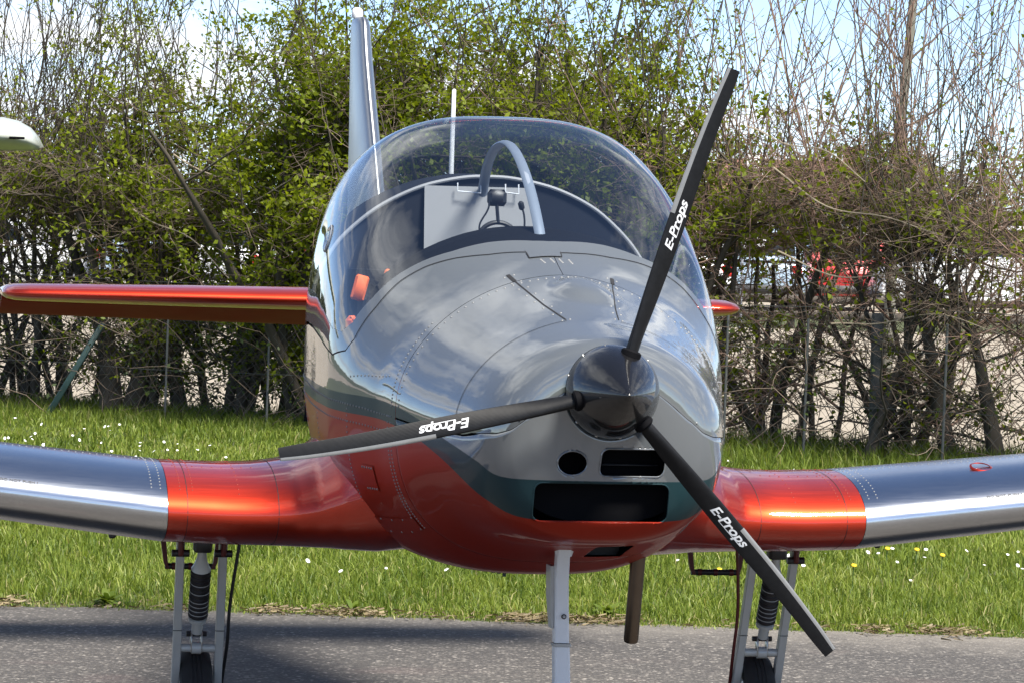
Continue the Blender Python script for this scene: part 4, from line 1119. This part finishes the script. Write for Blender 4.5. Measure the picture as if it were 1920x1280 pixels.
# two seats
for sx in (-1, 1):
    c = sx * .26
    st = MB()
    st.loft([np.array([(c + .19 * np.cos(a_) * abs(np.cos(a_)) ** -.4, 1.83 + .10 * (z_ - 1.0) + .05 * np.sin(a_), z_) for a_ in np.arange(.05, 2 * PI, PI / 10)]) for z_ in np.linspace(.90, 1.46, 12)])
    seat = st.build('seat', m_liner, plane)
    for q in (-1, 1):
        s2 = MB().tube([(c + q * .155, 1.80 + .10 * (z_ - 1.0) - .03, z_) for z_ in np.linspace(.95, 1.44, 8)], .030, 8, squash=(1, .7)); s2.build('seat_bolster', m_liner, seat)
        s3 = MB().tube([(c + q * .075, 1.755 + .10 * (z_ - 1.0), z_) for z_ in np.linspace(1.0, 1.47, 8)], .022, 6, squash=(1, .25)); s3.build('harness_strap', m_liner, seat)
    if sx < 0:
        for x_, y_, z_, h_ in ((-.434, 1.70, 1.408, .075), (-.349, 1.70, 1.430, .065)):
            MB().box((x_, y_, z_), (.040, .018, h_), rot=np.array(Matrix.Rotation(rad(14), 3, 'Y')), bev=.006).build('harness_pad', m_orange, seat)
MB().box((-.468, 1.60, 1.305), (.035, .05, .05), bev=.014).build('door_pocket', m_orange, plane)
MB().box((-.42, 1.50, 1.345), (.028, .04, .045), bev=.012).build('release_handle', m_orange, plane)

# ---- spinner and propeller
SP = [(.078, .112), (.070, .1185), (.055, .1185), (.03, .115), (0, .106), (-.03, .0935), (-.06, .078), (-.09, .0595), (-.115, .042), (-.135, .0265), (-.150, .0135), (-.160, .0045), (-.162, .0004)]
M_ = Mat('spinner_black'); M_.set(Base_Color=(.007, .007, .008), Roughness=.34, Metallic=0.0, Coat_Weight=.9, Coat_Roughness=.06)
M_.b.inputs['Anisotropic'].default_value = .8
tg = M_.n('ShaderNodeTangent', direction_type='RADIAL', axis='Y'); M_.l(tg.outputs[0], M_.b.inputs['Tangent'])
wv = M_.n('ShaderNodeTexWave', Scale=240.0, Distortion=.6, Detail=2.0); wv.wave_type = 'BANDS'; wv.bands_direction = 'Y'
M_.l(M_.coord(), wv.inputs['Vector'])
bp = M_.n('ShaderNodeBump', Strength=.12, Distance=.001); M_.l(wv.outputs[1], bp.inputs['Height']); M_.l(bp.outputs[0], M_.b.inputs['Normal']); M_.b.inputs['Specular IOR Level'].default_value = .15; M_.set(Coat_IOR=1.6, Coat_Roughness=.05)
spd = np.array(SP)
tt = np.linspace(0, len(SP) - 1, 60)
prof = list(zip(np.interp(tt, np.arange(len(SP)), spd[:, 0]), smooth1(np.interp(tt, np.arange(len(SP)), spd[:, 1]), 2)))
spinner = MB().lathe([(y_, r_) for y_, r_ in prof], (0, 0, HZ), (0, 1, 0), 72).build('spinner', M_.m, plane, sharp=0)
MB().lathe([(.084, .02), (.084, .112), (.078, .114)], (0, 0, HZ), (0, 1, 0), 48).build('spinner_backplate', m_blacksat, spinner)
sp_, sn_ = [], []
for a_ in np.arange(12) * 2 * PI / 12 + .2:
    sp_.append((.1185 * math.cos(a_), .064, HZ + .1185 * math.sin(a_))); sn_.append((math.cos(a_), 0, math.sin(a_)))
for o_, n_ in zip(sp_, sn_): MB().lathe([(0, .0042), (.0016, .0038), (.002, .0005)], o_, n_, 8).build('spinner_screw', m_steel, spinner)

BR = np.array([.05, .085, .12, .17, .25, .33, .40, .47, .55, .65, .74, .80, .845, .858])
BC = np.array([.034, .036, .039, .042, .046, .049, .051, .051, .049, .045, .041, .039, .034, .032])
BT = np.array([.034, .033, .028, .020, .0135, .0105, .0090, .0078, .0068, .0058, .0048, .0042, .0034, .0028])
def blade_frame(th):
    er = np.array([math.cos(th), 0, math.sin(th)]); et = np.array([-math.sin(th), 0, math.cos(th)])
    return er, et
def blade_pt(th, r, c, side, off=0.0):
    """r from the hub, c across the chord (+.5 at the leading edge), side +1 front / -1 back"""
    er, et = blade_frame(th)
    r = np.asarray(r, float); c = np.asarray(c, float); r, c = np.broadcast_arrays(r, c)
    ch = np.interp(r, BR, BC); tk = np.interp(r, BR, BT)
    be = np.arctan2(.155, r) * .62 + .03
    sw = -.010 * np.clip((r - .55) / .3, 0, 1) ** 2
    u = .5 - c                                        # 0 at the leading edge
    rootw = np.clip((.20 - r) / .12, 0, 1)
    prof_f = 1.9 * np.sqrt(np.clip(u, 0, 1)) * (1 - u) ** .9 + .03
    rnd = np.sqrt(np.clip(1 - (2 * c) ** 2, 0, 1))
    h = tk * ((1 - rootw) * (.72 if side > 0 else -.28) * prof_f + rootw * side * .5 * rnd) + side * off
    cx_ = c * ch + sw
    y = -cx_ * np.sin(be) - h * np.cos(be)
    tn = cx_ * np.cos(be) - h * np.sin(be)
    base = np.array([0, 0, HZ])
    return base + r[..., None] * er + tn[..., None] * et + y[..., None] * np.array([0, 1.0, 0])
def text_mesh(body, size, shear=0.0, offset=0.0, space=1.0):
    cu_ = bpy.data.curves.new('lettering', 'FONT'); cu_.body = body; cu_.size = size; cu_.shear = shear; cu_.offset = offset; cu_.space_character = space
    cu_.fill_mode = 'FRONT'; cu_.resolution_u = 4
    o = bpy.data.objects.new('lettering', cu_); COL.objects.link(o)
    d = bpy.context.evaluated_depsgraph_get(); me = bpy.data.meshes.new_from_object(o.evaluated_get(d))
    bm = bmesh.new(); bm.from_mesh(me); bmesh.ops.triangulate(bm, faces=bm.faces)
    bmesh.ops.subdivide_edges(bm, edges=[e for e in bm.edges if e.calc_length() > size * .25], cuts=1)
    bmesh.ops.triangulate(bm, faces=bm.faces)
    V = np.array([v.co[:] for v in bm.verts]); bm.verts.index_update(); F = np.array([[v.index for v in f.verts] for f in bm.faces])
    bm.free(); bpy.data.objects.remove(o); bpy.data.curves.remove(cu_)
    return V[:, :2], F
TXT = text_mesh('E-Props', .031, .28, .0007, .98)
tw = TXT[0][:, 0].max() - TXT[0][:, 0].min()
for kb in range(3):
    th = rad(71.9 + 120 * kb)
    rr = np.concatenate([np.linspace(.05, .2, 12), np.linspace(.22, .858, 40)])
    cc = .5 * np.cos(np.linspace(0, PI, 26))
    front = blade_pt(th, rr[:, None], cc[None, :], 1); rear = blade_pt(th, rr[:, None], cc[None, ::-1], -1)
    P = np.concatenate([front, rear[:, 1:-1]], 1)
    n_u, n_v = P.shape[:2]
    idx = np.arange(n_u * n_v).reshape(n_u, n_v)
    Q = np.stack([idx[:-1], np.roll(idx, -1, 1)[:-1], np.roll(idx, -1, 1)[1:], idx[1:]], -1).reshape(-1, 4)
    chord = np.concatenate([cc, cc[::-1][1:-1]])[None, :].repeat(n_u, 0)
    vtx = np.vstack([P.reshape(-1, 3), P[-1].mean(0)])
    T = np.stack([np.roll(idx[-1], -1), idx[-1], np.full(n_v, len(vtx) - 1)], -1)
    blade = raw_mesh('propeller_blade', vtx, [Q, T], m_carbon, plane, smooth=True, attr={'chord': np.append(chord.ravel(), 0) })
    bm = bmesh.new(); bm.from_mesh(blade.data); bmesh.ops.recalc_face_normals(bm, faces=bm.faces); bm.to_mesh(blade.data); bm.free()
    blade.data.set_sharp_from_angle(angle=rad(50))
    # leading edge strip
    rs = np.linspace(.468, .857, 26); cs_ = np.array([.29, .30, .38, .44, .48, .497, .5])
    fS = blade_pt(th, rs[:, None], cs_[None, :], 1, .0008); er, et = blade_frame(th)
    fS[:, -1] += et * .0008
    bS = blade_pt(th, rs[:, None], np.array([.497, .46, .40, .33])[None, :], -1, .0008)
    PS = np.concatenate([fS, bS], 1)
    stp = MB().grid(PS); e_ = np.vstack([PS[0]]); stp.cap(e_); stp.cap(PS[-1]); stp.build('edge_strip', m_strip, blade)
    # lettering, running outwards, its top towards the leading edge
    V, F = TXT
    r_ = .378 + (V[:, 0] - V[:, 0].min()) * (.130 / tw)
    c_ = (V[:, 1] - .010) / np.interp(r_, BR, BC) * 1.05 + .02
    raw_mesh('lettering', blade_pt(th, r_, np.clip(c_, -.49, .49), 1, .0009), [F], m_whitetxt, blade)
    ur = np.linspace(.412, .500, 14)
    ul = MB().grid(np.stack([blade_pt(th, ur, np.full(14, -.235), 1, .0009), blade_pt(th, ur, np.full(14, -.205) + np.linspace(0, .012, 14), 1, .0009)])); ul.build('underline', m_whitetxt, blade)
    # dark slot where the blade leaves the spinner
    er, et = blade_frame(th)
    MB().lathe([(.075, .026), (.108, .026), (.1125, .021)], (0, -.004, HZ), er, 20).build('blade_root_cuff', m_black, spinner)

# ---- wings
WB = np.array([.20, .34, .40, .43, .46, .49, .52, .58, .64, .72, .82, 1.0, 4.1])
WLE = np.array([.92, 1.00, 1.06, 1.115, 1.165, 1.21, 1.25, 1.305, 1.335, 1.348, 1.35, 1.35, 1.47])
WC = np.array([1.9, 1.80, 1.74, 1.67, 1.61, 1.56, 1.515, 1.44, 1.395, 1.365, 1.35, 1.34, .95])
WT = np.array([.50, .55, .53, .47, .415, .370, .330, .280, .252, .238, .234, .232, .135])
WZ = np.array([.955, .965, .945, .915, .888, .866, .848, .824, .812, .807, .806, .812, 1.150])
def wing_pt(b, t, sg, off=0.0):
    """t in -1..1 around the section: -1 trailing edge below, 0 leading edge, 1 trailing edge above"""
    b = np.asarray(b, float); t = np.asarray(t, float); b, t = np.broadcast_arrays(b, t)
    le, c, th, zc = (np.interp(b, WB, k) for k in (WLE, WC, WT, WZ))
    u = t * t
    yt = th * (5 * (.2969 * np.abs(t) - .126 * u - .3516 * u ** 2 + .2843 * u ** 3 - .1030 * u ** 4)) + off
    cam = .018 * c * 4 * u * (1 - u)
    x = u * c
    z = zc - .036 + cam + np.sign(t) * yt * np.where(t < 0, .97, 1) - x * .030
    return np.stack([sg * b, le + x, z], -1)
tw_ = np.sign(np.linspace(-1, 1, 121)) * np.abs(np.linspace(-1, 1, 121)) ** 1.15
for sg in (-1, 1):
    bi = np.concatenate([np.linspace(.20, .66, 40), np.linspace(.70, 1.0, 8)])
    root = MB().grid(wing_pt(bi[:, None], tw_[None, :], sg))
    wing_in = root.build('wing_root', m_redmetal, plane, sharp=0)
    bo = np.concatenate([[1.0015], np.linspace(1.1, 4.1, 14)])
    outb = MB().grid(wing_pt(bo[:, None], tw_[None, :], sg))
    tipb = wing_pt(np.full(121, 4.1), tw_, sg); outb.cap(tipb)
    wing = outb.build('wing', m_silver, plane, sharp=0)
    # joints and rivet rows
    def wline(b0, b1, t0, t1, k):
        f_ = np.linspace(0, 1, k); bb = b0 + (b1 - b0) * f_; t2 = t0 + (t1 - t0) * f_
        p = wing_pt(bb, t2, sg); d1 = wing_pt(bb + 1e-3, t2, sg) - p; d2 = wing_pt(bb, t2 + 1e-3, sg) - p
        n = np.cross(d1, d2); n /= np.linalg.norm(n, axis=1)[:, None]
        n *= np.sign(n[:, 2:3] * np.where(t2[:, None] >= 0, 1, -1) + n[:, 1:2] * -.001)
        return p, n
    rp, rn = [], []
    for b_0 in (.93, .965):
        p, n = wline(b_0, b_0, .20, .60, 15); rp.extend(p); rn.extend(n)
    for b_0 in (.80,):
        p, n = wline(b_0, b_0, .18, .60, 11); rp.extend(p); rn.extend(n)
    p, n = wline(.69, 1.0, .44, .44, 12); rp.extend(p); rn.extend(n)
    rivets('rivets', rp, rn, .0026, m_redrivet, wing_in)
    rp, rn = [], []
    for b_0 in (1.02, 1.045):
        p, n = wline(b_0, b_0, .20, .60, 15); rp.extend(p); rn.extend(n)
    p, n = wline(1.02, 2.2, .52, .52, 60); rp.extend(p); rn.extend(n)
    rivets('rivets', rp, rn, .0024, m_rivet, wing)
    for b_0, mt, par_ in ((.945, m_seam, wing_in), (.69, m_seam, wing_in)):
        t2 = np.linspace(-.62, .8, 90)
        a1, a2 = wing_pt(np.full(90, b_0), t2, sg, .0009), wing_pt(np.full(90, b_0 + .0018), t2, sg, .0009)
        MB().grid(np.stack([a1, a2])).build('skin_joint', mt, par_)
    # DO NOT PUSH ! stencil near the leading edge
    V, F = text_mesh('DO NOT PUSH !', .0125, 0, .0002, 1.05)
    wtx = V[:, 0].max() - V[:, 0].min()
    b0 = 1.362 if sg < 0 else 1.366
    bb = (b0 + .105 - (V[:, 0] - V[:, 0].min()) * (.105 / wtx)) if sg < 0 else (b0 + (V[:, 0] - V[:, 0].min()) * (.105 / wtx))
    tx = .105 + V[:, 1] * 2.3
    raw_mesh('lettering', wing_pt(bb, tx, sg, .0011), [F], m_blacktxt, wing)
    MB().lathe([(0, .011), (.012, .011), (.016, .006)], wing_pt(1.13, -.52, sg) + [0, 0, .003], (0, 0, -1), 12).build('fuel_drain', m_blacksat, wing)
    if sg > 0:
        q = wing_pt(1.40, .40, sg); MB().lathe([(0, .034), (.004, .034), (.006, .028)], q, (0, -.35, 1), 24).build('filler_cap', m_redmetal, wing)
    # flap hinge line, red at the root
    q = [wing_pt(b_, .84, sg) + [0, 0, .006] for b_ in np.linspace(.66, 1.0, 12)]; MB().tube(q, .006, 6).build('flap_hinge', m_redmetal, wing_in)

# ---- tail
def foil(P_le, chord, thick, vert, droop=0.0, k=41, u0=0.0, u1=1.0, shift=(0, 0, 0)):
    """closed section; vert: thickness runs sideways"""
    t = np.linspace(-1, 1, k); u = u0 + (u1 - u0) * t * t
    yt = thick * 5 * (.2969 * np.sqrt(u) - .126 * u - .3516 * u ** 2 + .2843 * u ** 3 - .1015 * u ** 4)
    y = u * chord; h = np.sign(t) * yt
    if u0 > 0:
        y0 = u0 * chord; y, h = y0 + (y - y0) * math.cos(droop) + h * math.sin(droop), -(y - y0) * math.sin(droop) + h * math.cos(droop)
    off = np.stack([h, y, np.zeros(k)], -1) if vert else np.stack([np.zeros(k), y, h], -1)
    return np.asarray(P_le) + off + np.asarray(shift)
for sg in (-1, 1):
    bb = [0, .10, .3, .7, 1.1, 1.25, 1.30, 1.328, 1.342, 1.345]
    th = [.092, .086, .083, .077, .068, .064, .060, .048, .026, .010]
    le = [4.47, 4.475, 4.48, 4.49, 4.50, 4.51, 4.52, 4.54, 4.58, 4.62]
    secs = []
    for b_, t_2, l_ in zip(bb, th, le):
        s_ = foil((sg * b_, l_, 1.310), (5.16 - l_), t_2, False); 
        # keep the front 58 % as the fixed surface
        y = s_[:, 1]; s_[:, 1] = np.minimum(y, 4.90); secs.append(s_)
    tail = MB().loft(secs).build('tailplane', m_redmetal, plane, sharp=50)
    secs = []
    dr = rad(16)
    for b_, t_2 in zip([.05, .3, .8, 1.2, 1.30, 1.335], [.060, .056, .050, .044, .040, .020]):
        t = np.linspace(-1, 1, 31); u = t * t; c_ = .365 - .065 * b_
        h = np.sign(t) * t_2 / 2 * np.sqrt(np.clip(1 - u ** 1.0, 0, 1)) * np.where(u < .06, np.sqrt(u / .06), 1); y = u * c_
        z_ = h * math.cos(dr) - y * math.sin(dr); y_ = y * math.cos(dr) + h * math.sin(dr)
        secs.append(np.stack([np.full(31, sg * b_), 4.905 + y_, 1.296 + z_], -1))
    MB().loft(secs).build('elevator', m_redpaint, plane, sharp=50)
fz = [1.38, 1.55, 1.75, 1.90, 2.06, 2.20, 2.29, 2.33, 2.352, 2.362, 2.366]; fl = [4.35, 4.50, 4.66, 4.79, 4.935, 5.05, 5.105, 5.125, 5.15, 5.19, 5.26]
ft = [.100, .094, .088, .083, .077, .070, .065, .060, .050, .034, .014]
MB().loft([foil((0, l_, z_), 5.52 - l_, t_2, True, u1=.985) for l_, z_, t_2 in zip(fl, fz, ft)]).build('tail_fin', m_fin, plane, sharp=50)
fin_beacon = MB().lathe([(0, .020), (.012, .022), (.030, .020), (.038, .012), (.040, .001)], (-.004, 5.33, 2.364), (0, 0, 1), 18).build('beacon', m_whiterod, plane)
MB().tube([(-.018, 2.75, 1.66), (-.017, 2.752, 1.80), (-.014, 2.756, 2.020), (-.014, 2.756, 2.024)], [.0085, .0078, .0066, .003], 10).build('antenna', m_whiterod, plane)

# ---- nose gear
ng = empty('nose_gear'); ng.parent = plane
def flatbar(path, wid, dep, name, mat, parent, bev=.2):
    path = np.asarray(path, float); secs = []
    for i, p in enumerate(path):
        w_ = wid[i] / 2; d_ = dep[i] / 2; b = min(w_, d_) * bev * 2 * .5
        secs.append(p + np.array([(w_, -d_ + b, 0), (w_, d_ - b, 0), (w_ - b, d_, 0), (-w_ + b, d_, 0), (-w_, d_ - b, 0), (-w_, -d_ + b, 0), (-w_ + b, -d_, 0), (w_ - b, -d_, 0)]))
    return MB().loft(secs).build(name, mat, parent, sharp=30)
flatbar([(-.012, .62, .80), (-.008, .655, .740), (-.004, .69, .660), (.002, .715, .58), (.007, .73, .492)], [.034, .034, .035, .037, .039], [.045] * 5, 'upper_leg', m_white, ng)
flatbar([(.007, .73, .490), (.008, .732, .482)], [.048, .048], [.054, .054], 'leg_collar', m_geargrey, ng)
flatbar([(.008, .733, .481), (.013, .745, .40), (.018, .755, .30), (.022, .76, .21)], [.041, .042, .046, .050], [.050] * 4, 'lower_leg', m_white, ng)
flatbar([(-.027, .72, .70), (-.024, .735, .62), (-.018, .745, .53)], [.014, .012, .006], [.07, .07, .05], 'side_web', m_geargrey, ng)
MB().lathe([(0, .007), (.004, .007), (.005, .004)], (.006, .691, .565), (0, -1, 0), 10).build('leg_bolt', m_blacksat, ng)
# torn white tape flare where the leg leaves the cowling
fl_ = MB().grid(np.array([[(-.044, .640, .775), (-.024, .612, .792), (.000, .612, .790), (.024, .640, .768)], [(-.034, .650, .757), (-.024, .628, .752), (.010, .628, .752), (.022, .650, .748)], [(-.028, .652, .735), (-.022, .634, .730), (.012, .634, .730), (.016, .652, .728)]]))
fl_.build('leg_fairing', m_white, ng)
def wheel(c, R, W, parent, hub_mat):
    prof = []
    for a_ in np.linspace(-PI * .5, PI * .5, 15): pass
    pr = [(-W * .40, R * .55), (-W * .46, R * .66), (-W * .50, R * .78), (-W * .46, R * .90), (-W * .34, R * .965), (-W * .20, R * .992)]
    for g_ in (-.12, 0, .12): pr += [(W * (g_ - .03), R * .998), (W * (g_ - .02), R * .984), (W * (g_ + .02), R * .984), (W * (g_ + .03), R * .998)]
    pr += [(W * .20, R * .992), (W * .34, R * .965), (W * .46, R * .90), (W * .50, R * .78), (W * .46, R * .66), (W * .40, R * .55)]
    MB().lathe(pr, c, (1, 0, 0), 48).build('tyre', m_rubber, parent, sharp=35)
    MB().lathe([(-W * .38, .012), (-W * .40, R * .2), (-W * .30, R * .45), (-W * .40, R * .56), (W * .40, R * .56), (W * .30, R * .45), (W * .40, R * .2), (W * .38, .012)], c, (1, 0, 0), 32).build('wheel_rim', hub_mat, parent, sharp=35)
wheel((.024, .80, .150), .150, .095, ng, m_geargrey)
for q in (-1, 1): flatbar([(.022 + q * .062, .775, .235), (.022 + q * .062, .80, .14)], [.010, .010], [.05, .05], 'wheel_fork', m_white, ng)
flatbar([(.022, .765, .205), (.022, .775, .235)], [.136, .136], [.05, .05], 'fork_crown', m_white, ng)
MB().tube([(-.05, .80, .150), (.10, .80, .150)], .010, 10).build('axle', m_steel, ng)

# ---- main gear, one on each side (x mirrored)
for sg in (-1, 1):
    mg = empty('main_gear'); mg.parent = plane
    X = lambda x: sg * x
    for xo, nm in ((.920, 'gear_leg'), (.795, 'gear_leg')):
        path = [(X(xo), 1.855, .73), (X(xo), 1.87, .655), (X(xo - .003), 1.93, .50), (X(xo - .006), 1.99, .35), (X(xo - .008), 2.07, .165)]
        flatbar(path, [.024] * 5, [.030, .030, .030, .032, .036], nm, m_geargrey, mg)
        flatbar([(X(xo - .0045), 1.975, .386), (X(xo - .0045), 1.976, .384)], [.0256] * 2, [.034] * 2, 'cable_tie', m_blacksat, mg)
        MB().tube([(X(xo - .026), 1.862, .622), (X(xo + .026), 1.862, .622)], .011, 10).build('pivot_bolt', m_blacksat, mg)
        MB().box((X(xo), 1.862, .645), (.016, .034, .062), bev=.004).build('wing_bracket', m_redstrap, mg)
    # shock absorber
    top, btm = np.array([X(.858), 1.845, .640]), np.array([X(.856), 2.0, .36])
    ax = (btm - top); ln = np.linalg.norm(ax); ax /= ln
    MB().box(top + [0, 0, .012], (.052, .06, .05), bev=.006).build('upper_mount', m_blacksat, mg)
    MB().lathe([(.0, .013), (.03, .014), (.045, .017), (.066, .024), (.075, .029)], top, ax, 20).build('shock_head', m_geargrey, mg)
    pr = [(.074, .026)]
    for k in range(11):
        d = .078 + k * .0148; pr += [(d, .0265), (d + .003, .0300), (d + .0105, .0300), (d + .0135, .0265)]
    pr += [(.246, .020)]
    MB().lathe(pr, top, ax, 28).build('shock_bellows', m_blacksat, mg, sharp=25)
    for k in (3, 5, 7, 8, 9, 10):
        d = .0765 + k * .0148; an = np.linspace(0, 2 * PI, 29)
        ref = np.cross(ax, (1, 0, 0)); ref /= np.linalg.norm(ref); r2 = np.cross(ax, ref)
        MB().tube(top + ax * d + .0288 * (np.cos(an)[:, None] * ref + np.sin(an)[:, None] * r2), .0012, 5, caps=False).build('bellows_ring', m_geargrey, mg)
    MB().lathe([(.243, .020), (.245, .028), (.256, .028), (.259, .016), (.30, .016), (.302, .010)], top, ax, 20).build('shock_foot', m_geargrey, mg)
    for q in (-1, 1): MB().box(btm + [q * .015, 0, -.012], (.006, .026, .062), bev=.002).build('clevis_plate', m_steel, mg)
    MB().tube([btm + [-.030, 0, .012], btm + [.030, 0, .012]], .008, 8).build('clevis_pin', m_blacksat, mg)
    MB().tube([(X(.916), 2.0, .330), (X(.790), 2.0, .330)], .0125, 12).build('cross_tube', m_geargrey, mg)
    MB().tube([(X(.870), 2.0, .330), (X(.842), 2.0, .330)], .018, 12).build('tube_clamp', m_geargrey, mg)
    wheel((X(.853), 2.10, .160), .160, .098, mg, m_geargrey)
    MB().tube([(X(.93), 2.10, .160), (X(.775), 2.10, .160)], .011, 10).build('axle', m_steel, mg)
    # brake hose down the inboard leg
    t_ = np.linspace(0, 1, 30)
    hp = bez([(X(.742), 1.88, .70), (X(.752), 1.90, .57), (X(.768), 1.93, .50), (X(.766), 1.96, .40)], t_)
    h2_ = bez([(X(.766), 1.96, .40), (X(.764), 2.0, .30), (X(.775), 2.05, .26), (X(.772), 2.08, .17)], t_)
    MB().tube(np.vstack([hp, h2_[1:]]), .0052, 7).build('brake_hose', m_redstrap if sg > 0 else m_blacksat, mg)
    # boarding step behind the gear
    stp = empty('boarding_step'); stp.parent = plane
    x0, x1 = X(.745), X(.915)
    for x_ in (x0, x1): flatbar([(x_, 2.56, .73), (x_, 2.56, .60), (x_ + (x1 - x0) * (.05 if x_ == x0 else -.05), 2.56, .535), (x_ + (x1 - x0) * (.09 if x_ == x0 else -.09), 2.56, .515)], [.016, .016, .013, .010], [.02] * 4, 'step_arm', m_redstrap, stp)
    MB().tube([(x0 + (x1 - x0) * .04, 2.56, .522), (x0 + (x1 - x0) * .96, 2.56, .522)], .0095, 10).build('step_bar', m_blacksat, stp)
    for f_ in (.2, .5, .8): MB().tube([(x0 + (x1 - x0) * f_ - .006, 2.56, .522), (x0 + (x1 - x0) * f_ + .006, 2.56, .522)], .0115, 10).build('grip_band', m_redstrap, stp)

# ---- exhaust and drains
ex0, ex1 = np.array([.258, .95, .73]), np.array([.258, 1.03, .464])
ax = (ex1 - ex0) / np.linalg.norm(ex1 - ex0); ln = np.linalg.norm(ex1 - ex0)
MB().lathe([(0, .0205), (ln * .5, .0205), (ln - .006, .0205), (ln, .019), (ln, .0165), (ln - .08, .0165), (ln - .08, .001)], ex0, ax, 28).build('exhaust_pipe', m_exh, plane, sharp=35)
for (x_, s_, z_) in ((-.105, 1.2, .652), (-.089, 1.2, .650), (-.070, 1.22, .640), (.178, .95, .700), (.193, .95, .702), (.209, .95, .706)):
    MB().tube([(x_, s_, z_ + .04), (x_ + .001, s_, z_ - .018)], .0052, 8).build('drain_hose', m_hose, plane)

# ---- headset hung behind the seats
hs = empty('headset', PLANE_LOC, PLANE_RZ)
tag(hs, 'black pilot headset with boom microphone hanging behind the seats under the canopy', 'headset')
hx, hy, hz = .010, 1.97, 1.60
an = np.linspace(-.25, PI + .25, 26)
MB().tube([(hx + .058 * math.cos(a_), hy, hz + .052 * math.sin(a_) - .045) for a_ in an], .007, 8).build('headband', m_blacksat, hs)
for q in (-1, 1):
    MB().lathe([(-.020, .012), (-.016, .030), (0, .036), (.014, .032), (.018, .010)], (hx + q * .056, hy, hz - .065), (1, 0, .1 * q), 18).build('ear_cup', m_blacksat, hs)
MB().box((hx - .004, hy + .01, hz + .080), (.058, .03, .050), bev=.012).build('hanger_pad', m_blacksat, hs)
MB().tube([(hx - .004, hy + .01, hz + .060), (hx, hy, hz + .005)], .011, 8, squash=(1, .5)).build('hanger_strap', m_blacksat, hs)
MB().tube(bez([(hx + .062, hy, hz - .06), (hx + .085, hy - .01, hz - .02), (hx + .080, hy - .01, hz + .03), (hx + .068, hy - .01, hz + .055)], np.linspace(0, 1, 16)), .003, 6).build('mic_boom', m_blacksat, hs)
MB().lathe([(0, .004), (.006, .009), (.022, .009), (.028, .003)], (hx + .070, hy - .01, hz + .045), (-.25, 0, 1), 12).build('microphone', m_blacksat, hs)
MB().tube(bez([(hx - .05, hy, hz - .03), (hx - .075, hy, hz + .01), (hx - .02, hy, hz + .03), (hx - .03, hy, hz + .07)], np.linspace(0, 1, 16)), .003, 6).build('cable', m_blacksat, hs)
